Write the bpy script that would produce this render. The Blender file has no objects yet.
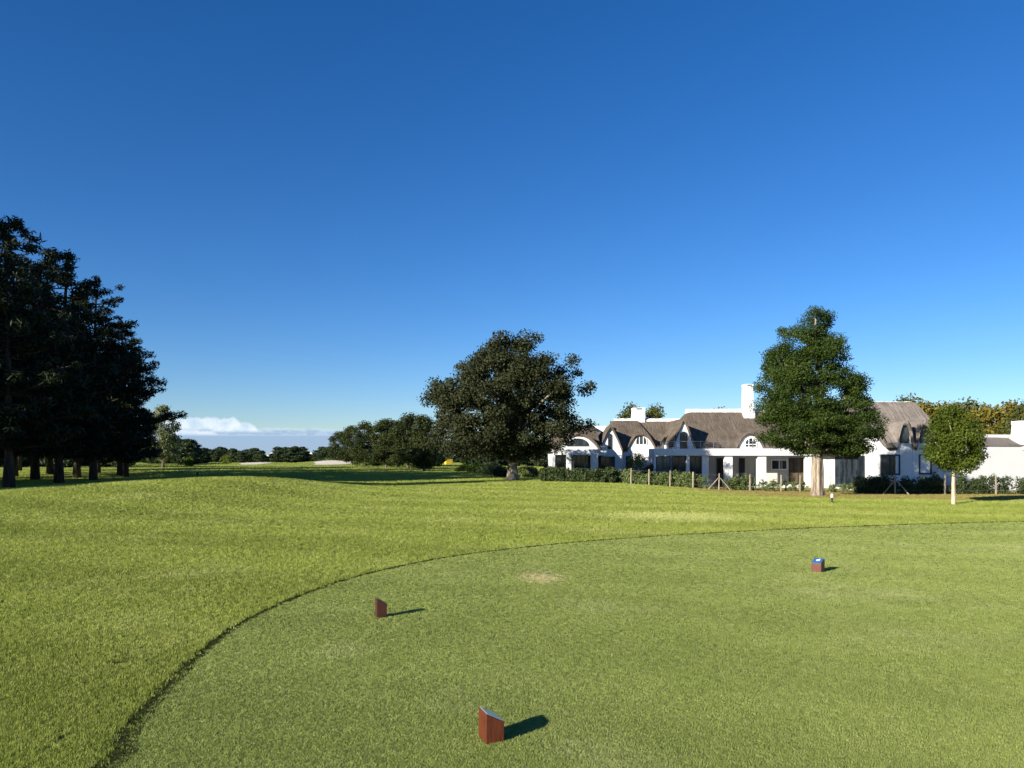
import bpy, bmesh, math, random
import numpy as np
from mathutils import Vector, Matrix
R = math.radians
rng = np.random.default_rng(7)
random.seed(7)
scene = bpy.context.scene
COL = scene.collection
CAM_H, F, HZ = 1.65, 740.0, 457.0

# ------------------------------------------------------------------ terrain
def sm(a, b, x):
    t = np.clip((x - a) / (b - a), 0, 1)
    return t * t * (3 - 2 * t)
def T(x, y):
    x = np.asarray(x, float); y = np.asarray(y, float)
    sx_ = np.where(x > -12.6, 4.0, 8.4)
    z = 0.70 * np.exp(-((x + 12.6) / sx_) ** 2) * np.exp(-((y - 33) / 10.5) ** 2)
    z = z + 0.30 * np.exp(-((x + 24) / 8) ** 2) * np.exp(-((y - 20) / 9) ** 2)
    r = sm(4, 15, x)
    z = z - 0.34 * r * sm(27, 42, y) - 0.72 * r * sm(46, 63, y)
    z = z + 0.95 * np.exp(-((x + 36) / 9) ** 2) * np.exp(-((y - 152) / 7) ** 2)
    z = z + 0.45 * np.exp(-((x + 53) / 7) ** 2) * np.exp(-((y - 158) / 6) ** 2)
    z = z + 0.06 * np.sin(x * .21 + 1.0) * np.sin(y * .17) * sm(20, 45, y)
    return z
def Tz(x, y): return float(T(x, y))
def WX(px, D): return (px - 512.0) * D / F
def WZ(py, D): return CAM_H - (py - HZ) * D / F
def ghit(px, py):
    a = 1.5; prev = None
    D = a
    while D < 600:
        if WZ(py, D) <= Tz(WX(px, D), D): break
        D *= 1.004
    lo, hi = D / 1.004, D
    for _ in range(20):
        m = (lo + hi) / 2
        if WZ(py, m) <= Tz(WX(px, m), m): hi = m
        else: lo = m
    return Vector((WX(px, hi), hi, Tz(WX(px, hi), hi)))

# ------------------------------------------------------------------ tags, links
def tag(o, label=None, cat=None, group=None, kind=None):
    if label: o['label'] = label
    if cat: o['category'] = cat
    if group: o['group'] = group
    if kind: o['kind'] = kind
    return o
def empty(name, loc, label=None, cat=None, group=None, rz=0.0):
    o = bpy.data.objects.new(name, None); COL.objects.link(o)
    o.empty_display_size = .3
    o.location = loc; o.rotation_euler = (0, 0, rz)
    return tag(o, label, cat, group)
def link_mesh(name, me, mat, parent=None, world=True):
    """mesh in world coordinates when world=True, else in the parent's own space"""
    o = bpy.data.objects.new(name, me); COL.objects.link(o)
    if mat is not None: me.materials.append(mat)
    if parent is not None:
        o.parent = parent
        if world:
            # a part's own world matrix is the identity, so only the thing's root has to be undone
            if parent.parent is None: o.matrix_basis = parent.matrix_basis.inverted()
    return o
def copy_tree(o, parent=None):
    c = o.copy(); COL.objects.link(c)
    if parent is not None: c.parent = parent
    for ch in list(o.children): copy_tree(ch, c)
    return c

class MB:
    def __init__(s): s.bm = bmesh.new()
    def box(s, x0, x1, y0, y1, z0, z1, bev=0.0):
        b = s.bm
        v = [b.verts.new((x, y, z)) for z in (z0, z1) for y in (y0, y1) for x in (x0, x1)]
        fs = [(0,2,3,1),(4,5,7,6),(0,1,5,4),(2,6,7,3),(0,4,6,2),(1,3,7,5)]
        f = [b.faces.new([v[i] for i in q]) for q in fs]
        if bev > 0:
            es = list({e for ff in f for e in ff.edges})
            bmesh.ops.bevel(b, geom=es, offset=bev, segments=2, affect='EDGES', profile=.5)
        return s
    def poly(s, pts, ext):
        """planar polygon extruded by vector ext"""
        b = s.bm; e = Vector(ext)
        a = [b.verts.new(p) for p in pts]; c = [b.verts.new(Vector(p) + e) for p in pts]
        n = len(a)
        b.faces.new(a); b.faces.new(list(reversed(c)))
        for i in range(n):
            j = (i + 1) % n
            b.faces.new([a[j], a[i], c[i], c[j]])
        return s
    def tube(s, pts, rad, seg=8, cap=True, jitter=0.0):
        b = s.bm; rings = []
        pts = [Vector(p) for p in pts]
        for i, p in enumerate(pts):
            d = (pts[min(i+1, len(pts)-1)] - pts[max(i-1, 0)]).normalized()
            a = d.orthogonal().normalized() if i == 0 else (ref - d * ref.dot(d)).normalized()
            ref = a; c = d.cross(a)
            r = rad[i] if hasattr(rad, '__len__') else rad
            ring = []
            for k in range(seg):
                t = 2 * math.pi * k / seg
                rr = r * (1 + (random.uniform(-jitter, jitter) if jitter else 0))
                ring.append(b.verts.new(p + a * math.cos(t) * rr + c * math.sin(t) * rr))
            rings.append(ring)
        for i in range(len(rings) - 1):
            for k in range(seg):
                b.faces.new([rings[i][k], rings[i][(k+1) % seg], rings[i+1][(k+1) % seg], rings[i+1][k]])
        if cap:
            b.faces.new(list(reversed(rings[0]))); b.faces.new(rings[-1])
        return s
    def build(s, name, mat, parent=None, world=True, smooth=False):
        bmesh.ops.recalc_face_normals(s.bm, faces=s.bm.faces)
        me = bpy.data.meshes.new(name); s.bm.to_mesh(me); s.bm.free()
        if smooth:
            for p in me.polygons: p.use_smooth = True
        return link_mesh(name, me, mat, parent, world)

def np_mesh(name, V, faces_n, per):
    me = bpy.data.meshes.new(name)
    me.vertices.add(len(V)); me.vertices.foreach_set('co', V.astype(np.float32).ravel())
    n = faces_n
    me.loops.add(n * per); me.loops.foreach_set('vertex_index', np.arange(n * per, dtype=np.int32))
    me.polygons.add(n)
    me.polygons.foreach_set('loop_start', np.arange(0, n * per, per, dtype=np.int32))
    me.polygons.foreach_set('loop_total', np.full(n, per, dtype=np.int32))
    me.update(calc_edges=True)
    return me
def grid_mesh(name, P, smooth=True):
    """P: (ny, nx, 3)"""
    ny, nx = P.shape[:2]
    me = bpy.data.meshes.new(name)
    idx = np.arange(ny * nx).reshape(ny, nx)
    q = np.stack([idx[:-1, :-1], idx[:-1, 1:], idx[1:, 1:], idx[1:, :-1]], -1).reshape(-1, 4)
    me.from_pydata(P.reshape(-1, 3).tolist(), [], q.tolist())
    if smooth: me.polygons.foreach_set('use_smooth', np.ones(len(me.polygons), dtype=bool))
    me.update()
    return me

# ------------------------------------------------------------------ materials
def new_mat(name):
    m = bpy.data.materials.new(name); m.use_nodes = True
    nt = m.node_tree; nt.nodes.clear()
    out = nt.nodes.new('ShaderNodeOutputMaterial')
    return m, nt, out
class N:
    """tiny node helper"""
    def __init__(s, nt): s.nt = nt
    def n(s, t, **kw):
        nd = s.nt.nodes.new(t)
        for k, v in kw.items(): setattr(nd, k, v)
        return nd
    def link(s, a, b): s.nt.links.new(a, b)
    def noise(s, vec, scale, detail=4, rough=.55, dim='3D'):
        nd = s.n('ShaderNodeTexNoise'); nd.noise_dimensions = dim
        nd.inputs['Scale'].default_value = scale; nd.inputs['Detail'].default_value = detail
        nd.inputs['Roughness'].default_value = rough
        if vec is not None: s.link(vec, nd.inputs['Vector'])
        return nd.outputs['Fac']
    def math(s, op, a, b=None, c=None, clamp=False):
        nd = s.n('ShaderNodeMath', operation=op); nd.use_clamp = clamp
        for i, v in enumerate((a, b, c)):
            if v is None: continue
            if isinstance(v, (int, float)): nd.inputs[i].default_value = v
            else: s.link(v, nd.inputs[i])
        return nd.outputs[0]
    def maprange(s, v, a, b, c=0.0, d=1.0, smooth=True):
        nd = s.n('ShaderNodeMapRange'); nd.interpolation_type = 'SMOOTHSTEP' if smooth else 'LINEAR'
        s.link(v, nd.inputs['Value'])
        for k, x in zip(('From Min', 'From Max', 'To Min', 'To Max'), (a, b, c, d)): nd.inputs[k].default_value = x
        return nd.outputs['Result']
    def mix(s, f, a, b, mode='MIX'):
        nd = s.n('ShaderNodeMix'); nd.data_type = 'RGBA'; nd.blend_type = mode
        for sock, v in ((nd.inputs['Factor'], f), (nd.inputs['A'], a), (nd.inputs['B'], b)):
            if isinstance(v, (int, float)): sock.default_value = v
            elif isinstance(v, (tuple, list)): sock.default_value = (*v[:3], 1)
            else: s.link(v, sock)
        return nd.outputs['Result']
    def mapping(s, vec, scale=(1,1,1), rot=(0,0,0)):
        nd = s.n('ShaderNodeMapping'); nd.inputs['Scale'].default_value = scale; nd.inputs['Rotation'].default_value = rot
        s.link(vec, nd.inputs['Vector']); return nd.outputs['Vector']

def simple_mat(name, col, rough=.6, var=.12, scale=3.0, bump=0.0, metallic=0.0, spec=.5, stretch=(1,1,1), dirt=None):
    m, nt, out = new_mat(name); h = N(nt)
    pos = h.n('ShaderNodeNewGeometry').outputs['Position']
    v = h.mapping(pos, stretch)
    f = h.noise(v, scale, 6, .6)
    dark = tuple(c * (1 - var) for c in col); lite = tuple(min(1, c * (1 + var)) for c in col)
    c = h.mix(h.maprange(f, .3, .7), dark, lite)
    if dirt:
        d = h.noise(pos, .9, 6, .7)
        c = h.mix(h.maprange(d, .5, .85, 0, .6), c, dirt)
    p = h.n('ShaderNodeBsdfPrincipled')
    h.link(c, p.inputs['Base Color']); p.inputs['Roughness'].default_value = rough
    p.inputs['Metallic'].default_value = metallic; p.inputs['Specular IOR Level'].default_value = spec
    if bump:
        b = h.n('ShaderNodeBump'); b.inputs['Strength'].default_value = bump; b.inputs['Distance'].default_value = .05
        h.link(f, b.inputs['Height']); h.link(b.outputs['Normal'], p.inputs['Normal'])
    h.link(p.outputs[0], out.inputs[0])
    return m

def leaf_mat(name, col, col2, transl=.25, clump=.6, rough=.5):
    m, nt, out = new_mat(name); h = N(nt)
    g = h.n('ShaderNodeNewGeometry')
    rnd = g.outputs['Random Per Island']
    n1 = h.noise(g.outputs['Position'], clump, 3)
    f = h.math('ADD', h.math('MULTIPLY', rnd, .55), h.math('MULTIPLY', h.maprange(n1, .35, .65), .45))
    c = h.mix(f, col, col2)
    p = h.n('ShaderNodeBsdfPrincipled'); h.link(c, p.inputs['Base Color'])
    p.inputs['Roughness'].default_value = rough; p.inputs['Specular IOR Level'].default_value = .15
    t = h.n('ShaderNodeBsdfTranslucent')
    h.link(h.mix(1.0, c, (1.0, 1.0, .55), 'MULTIPLY'), t.inputs['Color'])
    mx = h.n('ShaderNodeMixShader'); mx.inputs[0].default_value = transl
    h.link(p.outputs[0], mx.inputs[1]); h.link(t.outputs[0], mx.inputs[2])
    h.link(mx.outputs[0], out.inputs[0])
    return m

def bark_mat(name, col, col2, scale=6):
    m, nt, out = new_mat(name); h = N(nt)
    pos = h.n('ShaderNodeNewGeometry').outputs['Position']
    v = h.mapping(pos, (1, 1, .16))
    f = h.noise(v, scale, 8, .7); f2 = h.noise(pos, 1.3, 3)
    c = h.mix(h.maprange(f, .35, .62), col2, col)
    c = h.mix(h.maprange(f2, .4, .7, 0, .35), c, tuple(x * .6 for x in col))
    p = h.n('ShaderNodeBsdfPrincipled'); h.link(c, p.inputs['Base Color']); p.inputs['Roughness'].default_value = .9
    p.inputs['Specular IOR Level'].default_value = .15
    b = h.n('ShaderNodeBump'); b.inputs['Strength'].default_value = .9; b.inputs['Distance'].default_value = .08
    h.link(f, b.inputs['Height']); h.link(b.outputs['Normal'], p.inputs['Normal'])
    h.link(p.outputs[0], out.inputs[0])
    return m

PATCH = ghit(541, 578)
DRY2 = ghit(672, 517)
def grass_mat(name, a, b, c, blade=False, tee=False):
    """a dark, b light, c dry straw colours; everything from world position"""
    m, nt, out = new_mat(name); h = N(nt)
    pos = h.n('ShaderNodeNewGeometry').outputs['Position']
    flat = h.mapping(pos, (1, 1, 0))
    big = h.noise(h.mapping(flat, (.10, .26, 1), (0, 0, R(-14))), 1.0, 5, .6)
    mid = h.noise(flat, 1.1, 5, .65)
    fine = h.noise(flat, 24, 6, .8)
    f = h.math('ADD', h.math('MULTIPLY', h.maprange(big, .3, .7), .45), h.math('MULTIPLY', h.maprange(mid, .3, .7), .55))
    col = h.mix(f, a, b)
    # mowing passes and lie of the grass: broad soft bands, bent by noise
    wv = h.n('ShaderNodeTexWave'); wv.wave_type = 'BANDS'; wv.bands_direction = 'Y'
    wv.inputs['Scale'].default_value = .085 if not tee else .16; wv.inputs['Distortion'].default_value = 5.0; wv.inputs['Detail'].default_value = 3; wv.inputs['Detail Scale'].default_value = .6
    h.link(h.mapping(flat, (1, 1, 1), (0, 0, R(24))), wv.inputs['Vector'])
    col = h.mix(h.maprange(wv.outputs['Fac'], .15, .85, .32 if not tee else .16, 0), col, tuple(x * .55 for x in a))
    bg2 = h.noise(flat, .35, 5, .65)
    col = h.mix(h.maprange(bg2, .50, .72, 0, .45), col, c)
    # straw flecks
    if blade:
        rnd = h.n('ShaderNodeObjectInfo').outputs['Random']
        rn2 = h.n('ShaderNodeNewGeometry').outputs['Random Per Island']
        col = h.mix(h.maprange(rnd, .55, 1.0, 0, .45), col, c)
        col = h.mix(h.math('MULTIPLY', rn2, .5), col, tuple(x * .55 for x in a))
    else:
        col = h.mix(h.maprange(fine, .50, .75, 0, .55), col, c)
        col = h.mix(h.maprange(fine, .50, .28, 0, .75), col, tuple(x * .40 for x in a))
        mm = h.noise(h.mapping(flat, (1.0, .35, 1)), 5.0, 4, .7)
        col = h.mix(h.maprange(mm, .35, .65, .30, 0), col, tuple(x * .5 for x in a))
    sx = h.n('ShaderNodeSeparateXYZ'); h.link(pos, sx.inputs[0]); X, Y = sx.outputs[0], sx.outputs[1]
    def blob(cx, cy, rx, ry, amt, edge=.35):
        dx = h.math('DIVIDE', h.math('SUBTRACT', X, cx), rx); dy = h.math('DIVIDE', h.math('SUBTRACT', Y, cy), ry)
        r = h.math('SQRT', h.math('ADD', h.math('MULTIPLY', dx, dx), h.math('MULTIPLY', dy, dy)))
        nn = h.noise(flat, 7.0 / max(rx, .5) ** .5, 5, .7)
        r = h.math('ADD', r, h.math('MULTIPLY', h.math('SUBTRACT', nn, .5), 2.8))
        return h.maprange(r, 1.0, edge, 0, amt)
    straw = (.60, .50, .26)
    col = h.mix(blob(PATCH.x, PATCH.y, .44, .66, .72, .1), col, straw)
    col = h.mix(blob(-1.45, 6.3, .35, .4, .2), col, c)
    if not tee:
        col = h.mix(blob(DRY2.x, DRY2.y, 2.6, 2.2, .55), col, c)
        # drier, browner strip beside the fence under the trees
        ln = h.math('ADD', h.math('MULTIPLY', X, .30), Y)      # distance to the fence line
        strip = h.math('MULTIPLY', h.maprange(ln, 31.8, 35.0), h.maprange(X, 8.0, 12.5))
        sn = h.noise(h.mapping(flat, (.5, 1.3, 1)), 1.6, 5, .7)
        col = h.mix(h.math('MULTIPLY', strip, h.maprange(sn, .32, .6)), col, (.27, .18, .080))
    p = h.n('ShaderNodeBsdfPrincipled'); h.link(col, p.inputs['Base Color'])
    p.inputs['Roughness'].default_value = .75; p.inputs['Specular IOR Level'].default_value = .15
    if blade:
        t = h.n('ShaderNodeBsdfTranslucent'); h.link(col, t.inputs['Color'])
        mx = h.n('ShaderNodeMixShader'); mx.inputs[0].default_value = .3
        h.link(p.outputs[0], mx.inputs[1]); h.link(t.outputs[0], mx.inputs[2]); h.link(mx.outputs[0], out.inputs[0])
    else:
        bn = h.noise(flat, 14, 6, .75); b2 = h.noise(flat, 1.7, 4, .6)
        hh = h.math('ADD', h.math('MULTIPLY', bn, .6), h.math('MULTIPLY', b2, .8))
        b = h.n('ShaderNodeBump'); b.inputs['Strength'].default_value = .55; b.inputs['Distance'].default_value = .10
        h.link(hh, b.inputs['Height']); h.link(b.outputs['Normal'], p.inputs['Normal'])
        h.link(p.outputs[0], out.inputs[0])
    return m

def thatch_mat(name, a, b):
    m, nt, out = new_mat(name); h = N(nt)
    pos = h.n('ShaderNodeNewGeometry').outputs['Position']
    v = h.mapping(pos, (1, .12, .12))
    f = h.noise(v, 9, 8, .75); f2 = h.noise(pos, .8, 5, .6); f3 = h.noise(h.mapping(pos, (1, .2, .2)), 2.2, 5, .6)
    c = h.mix(h.maprange(f, .3, .7), a, b)
    c = h.mix(h.maprange(f2, .42, .75, 0, .55), c, tuple(x * .55 for x in a))
    c = h.mix(h.maprange(f3, .5, .8, 0, .4), c, tuple(min(1, x * 1.4) for x in b))
    p = h.n('ShaderNodeBsdfPrincipled'); h.link(c, p.inputs['Base Color']); p.inputs['Roughness'].default_value = .95
    p.inputs['Specular IOR Level'].default_value = .1
    bb = h.n('ShaderNodeBump'); bb.inputs['Strength'].default_value = .8; bb.inputs['Distance'].default_value = .08
    h.link(f, bb.inputs['Height']); h.link(bb.outputs['Normal'], p.inputs['Normal'])
    h.link(p.outputs[0], out.inputs[0])
    return m

def glass_mat(name, col, rough=.06):
    m, nt, out = new_mat(name); h = N(nt)
    pos = h.n('ShaderNodeNewGeometry').outputs['Position']
    f = h.noise(h.mapping(pos, (1.6, 1.6, .7)), 1.2, 3)
    c = h.mix(h.maprange(f, .4, .65), col, tuple(x * 3.2 for x in col))
    p = h.n('ShaderNodeBsdfPrincipled'); h.link(c, p.inputs['Base Color']); p.inputs['Roughness'].default_value = rough
    p.inputs['Specular IOR Level'].default_value = .4
    bb = h.n('ShaderNodeBump'); bb.inputs['Strength'].default_value = .03
    h.link(f, bb.inputs['Height']); h.link(bb.outputs['Normal'], p.inputs['Normal'])
    h.link(p.outputs[0], out.inputs[0])
    return m

def wood_mat(name, a, b):
    m, nt, out = new_mat(name); h = N(nt)
    pos = h.n('ShaderNodeTexCoord').outputs['Object']
    v = h.mapping(pos, (1, 1, .08))
    f = h.noise(v, 70, 6, .7); f2 = h.noise(pos, 14, 4)
    c = h.mix(h.maprange(f, .3, .7), a, b)
    c = h.mix(h.maprange(f2, .5, .75, 0, .5), c, tuple(x * .5 for x in a))
    p = h.n('ShaderNodeBsdfPrincipled'); h.link(c, p.inputs['Base Color']); p.inputs['Roughness'].default_value = .5
    bb = h.n('ShaderNodeBump'); bb.inputs['Strength'].default_value = .3; bb.inputs['Distance'].default_value = .004
    h.link(f, bb.inputs['Height']); h.link(bb.outputs['Normal'], p.inputs['Normal'])
    h.link(p.outputs[0], out.inputs[0])
    return m

M = {}
M['rough'] = grass_mat('rough_turf', (.205, .248, .040), (.335, .375, .080), (.47, .47, .17))
M['tee'] = grass_mat('tee_turf', (.200, .238, .050), (.285, .322, .078), (.42, .42, .17), tee=True)
M['rough_b'] = grass_mat('rough_blade', (.265, .328, .050), (.420, .470, .098), (.58, .58, .23), blade=True)
M['tee_b'] = grass_mat('tee_blade', (.255, .320, .072), (.375, .435, .118), (.57, .58, .28), blade=True, tee=True)
M['soil_and_shade'] = simple_mat('soil_and_shade', (.034, .042, .013), 1.0, .4, 40, .6, spec=.0)  # bare earth, and the shadow line painted along the tee edge
M['sand'] = simple_mat('sand', (.62, .56, .45), .95, .08, 2, .3)
M['pine'] = leaf_mat('pine_needles', (.008, .014, .006), (.020, .029, .010), .10, .35)
M['bigleaf'] = leaf_mat('broad_leaf', (.015, .022, .008), (.052, .056, .022), .15, .7, .65)
M['tall'] = leaf_mat('yellowwood_leaf', (.017, .033, .006), (.055, .085, .013), .22, .9)
M['sapling'] = leaf_mat('sapling_leaf', (.040, .066, .007), (.105, .132, .016), .3, 1.5)
M['row'] = leaf_mat('row_leaf', (.015, .027, .007), (.055, .066, .016), .18, .4)
M['eucalypt'] = leaf_mat('pale_leaf', (.09, .12, .052), (.20, .21, .095), .25, .5)
M['far'] = leaf_mat('far_leaf', (.020, .036, .015), (.052, .072, .030), .15, .15)
M['autumn'] = leaf_mat('autumn_leaf', (.085, .085, .015), (.20, .165, .030), .25, .5)
M['autumn_g'] = leaf_mat('olive_leaf', (.040, .060, .016), (.12, .12, .030), .25, .5)
M['hedge'] = leaf_mat('hedge_leaf', (.060, .092, .024), (.17, .21, .07), .2, 2.0)
M['hedge_d'] = leaf_mat('dark_hedge_leaf', (.024, .040, .015), (.070, .092, .032), .15, 2.0)
M['bush'] = leaf_mat('lime_bush_leaf', (.055, .090, .012), (.17, .21, .03), .3, 1.0)
M['bark_tall'] = bark_mat('tan_bark', (.40, .335, .25), (.15, .115, .085), 9)
M['bark_big'] = bark_mat('grey_bark', (.36, .31, .24), (.10, .085, .065), 5)
M['bark_pine'] = bark_mat('dark_bark', (.085, .066, .052), (.022, .017, .013), 5)
M['bark_sap'] = bark_mat('pale_bark', (.60, .50, .36), (.36, .28, .19), 12)
M['bark_far'] = bark_mat('dull_bark', (.16, .13, .10), (.06, .05, .04), 4)
M['white'] = simple_mat('white_plaster', (.68, .68, .67), .85, .03, 1.5, .05, dirt=(.66, .65, .62))
M['ridge'] = simple_mat('ridge_cap', (.70, .69, .67), .85, .07, 3, .1)
M['thatch'] = thatch_mat('thatch', (.088, .071, .055), (.165, .133, .102))
M['thatch_grey'] = thatch_mat('grey_thatch', (.17, .145, .125), (.26, .225, .195))
M['frame_d'] = simple_mat('dark_frame', (.028, .030, .032), .45, .2, 5)
M['frame_w'] = simple_mat('white_frame', (.78, .78, .77), .5, .03, 4)
M['glass'] = glass_mat('window_glass', (.012, .016, .020))
M['glass_w'] = glass_mat('warm_glass', (.035, .027, .016), .10)
M['glass_b'] = glass_mat('blue_glass', (.020, .045, .060))
M['recess_shade'] = simple_mat('shaded_plaster', (.54, .51, .46), .9, .05, 2)  # plaster toned down to carry the shade under the verandah roof
M['paving'] = simple_mat('paving', (.42, .40, .37), .9, .12, 3, .1)
M['slot'] = simple_mat('flue_dark', (.03, .03, .03), .9, .1, 4)
M['post'] = bark_mat('weathered_post', (.40, .34, .26), (.20, .165, .12), 14)
M['wire'] = simple_mat('wire', (.12, .12, .11), .6, .1, 5, metallic=.2)
M['wood'] = wood_mat('red_stained_wood', (.066, .014, .005), (.125, .028, .009))
M['wood_shade'] = wood_mat('shade_darkened_wood', (.035, .012, .008), (.075, .022, .013))  # darker copy of the wood, standing in for shade on the left marker
M['plate'] = simple_mat('metal_plate', (.52, .56, .60), .32, .06, 60, metallic=.6)
M['plate_d'] = simple_mat('dark_plate', (.16, .17, .19), .35, .1, 60, metallic=.5)
M['blue'] = simple_mat('blue_plate', (.020, .115, .31), .4, .1, 40)
M['yellow'] = simple_mat('yellow_plastic', (.60, .40, .03), .5, .06, 4)
M['black'] = simple_mat('black_plastic', (.02, .02, .022), .5, .1, 6)
M['rail'] = simple_mat('railing_metal', (.20, .20, .20), .4, .1, 5, metallic=.5)

# ------------------------------------------------------------------ ground
xs = np.unique(np.concatenate([np.linspace(-2500, -260, 12), np.linspace(-260, -60, 41), np.linspace(-60, 60, 241), np.linspace(60, 260, 31), np.linspace(260, 2500, 12)]))
ys = np.unique(np.concatenate([np.linspace(-120, -10, 12), np.linspace(-10, 90, 201), np.linspace(90, 240, 121), np.linspace(240, 3000, 24)]))
XX, YY = np.meshgrid(xs, ys)
P = np.stack([XX, YY, T(XX, YY)], -1)
ground = tag(link_mesh('ground', grid_mesh('ground', P), M['rough']), kind='structure')

# the tee: a closely mown sheet bounded by a cut edge
edge_px = [(108, 768), (128, 738), (152, 706), (182, 675), (214, 645), (250, 620), (300, 597), (352, 579), (405, 566), (460, 556),
           (520, 548.5), (580, 542.5), (640, 538), (720, 533), (800, 529), (870, 526.3), (940, 524), (1024, 522)]
edge = [ghit(*p) for p in edge_px]
edge = [Vector((-2.45, 0.5, 0)), Vector((-2.32, 2.2, 0))] + edge + [Vector((19.5, 19.3, 0)), Vector((27, 17.5, 0))]
def catmull(pts, n=10):
    out = []
    for i in range(len(pts) - 1):
        p0, p1, p2, p3 = pts[max(i-1, 0)], pts[i], pts[i+1], pts[min(i+2, len(pts)-1)]
        for k in range(n):
            t = k / n
            out.append(.5 * ((2*p1) + (p2-p0)*t + (2*p0-5*p1+4*p2-p3)*t*t + (-p0+3*p1-3*p2+p3)*t**3))
    out.append(pts[-1]); return out
edge = catmull(edge, 10)
for p in edge: p.z = 0
poly = [(p.x, p.y) for p in edge] + [(27, -8), (-2.5, -8)]
b = MB()
vs = [b.bm.verts.new((x, y, max(0, Tz(x, y)) + .005)) for x, y in poly]
f = b.bm.faces.new(vs); bmesh.ops.triangulate(b.bm, faces=[f])
tag(b.build('tee_green', M['tee']), kind='structure')
EA = np.array([(p.x, p.y) for p in edge])
def edge_dist(x, y):
    d = np.full(x.shape, 1e9)
    for i in range(len(EA) - 1):
        a, c = EA[i], EA[i+1]; ab = c - a; L2 = (ab ** 2).sum() + 1e-12
        t = np.clip(((x - a[0]) * ab[0] + (y - a[1]) * ab[1]) / L2, 0, 1)
        d = np.minimum(d, np.hypot(x - a[0] - t * ab[0], y - a[1] - t * ab[1]))
    return d
def in_poly(x, y, pl):
    ins = np.zeros(x.shape, bool); n = len(pl)
    for i in range(n):
        x1, y1 = pl[i]; x2, y2 = pl[(i+1) % n]
        c = ((y1 > y) != (y2 > y)) & (x < (x2 - x1) * (y - y1) / (y2 - y1 + 1e-12) + x1)
        ins ^= c
    return ins
# bare cut strip along the edge; dark colour also carries the rough's shadow
strip = []
for i, p in enumerate(edge):
    d = (edge[min(i+1, len(edge)-1)] - edge[max(i-1, 0)]).normalized(); nrm = Vector((-d.y, d.x, 0))
    w = .065 + .02 * math.sin(i * .9) + .02 * math.sin(i * 2.3)
    if p.y < 6.5: w += .02 * (6.5 - p.y) / 2.5 * (1 + .5 * math.sin(i * 1.7))
    if p.y > 9: w += .035 * min(1, (p.y - 9) / 8)
    strip.append([p + nrm * w + Vector((0, 0, .010)), p - nrm * (.025 + .03 * max(0, min(1, (6.5 - p.y) / 2.5))) + Vector((0, 0, .010))])
tag(link_mesh('tee_edge', grid_mesh('tee_edge', np.array([[list(a), list(c)] for a, c in strip])), M['soil_and_shade']), kind='structure')
holes = []
for px, py, rx, ry in [(122, 664, .11, .05), (138, 660, .09, .035), (178, 691, .04, .05), (62, 740, .035, .05), (48, 750, .03, .04), (98, 715, .025, .035), (36, 688, .025, .03), (150, 715, .04, .05)]:
    c = ghit(px, py); holes.append((c.x, c.y, rx, ry))
    m = MB(); n = 16; k0 = random.random() * 6
    ring = [m.bm.verts.new((c.x + rx * math.cos(t) * (1 + .3 * math.sin(3*t + k0)), c.y + ry * math.sin(t) * (1 + .25 * math.cos(2*t + k0)), c.z + .008)) for t in [2*math.pi*i/n for i in range(n)]]
    m.bm.faces.new(ring)
    tag(m.build('bare_soil', M['soil_and_shade']), kind='structure')

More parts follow.
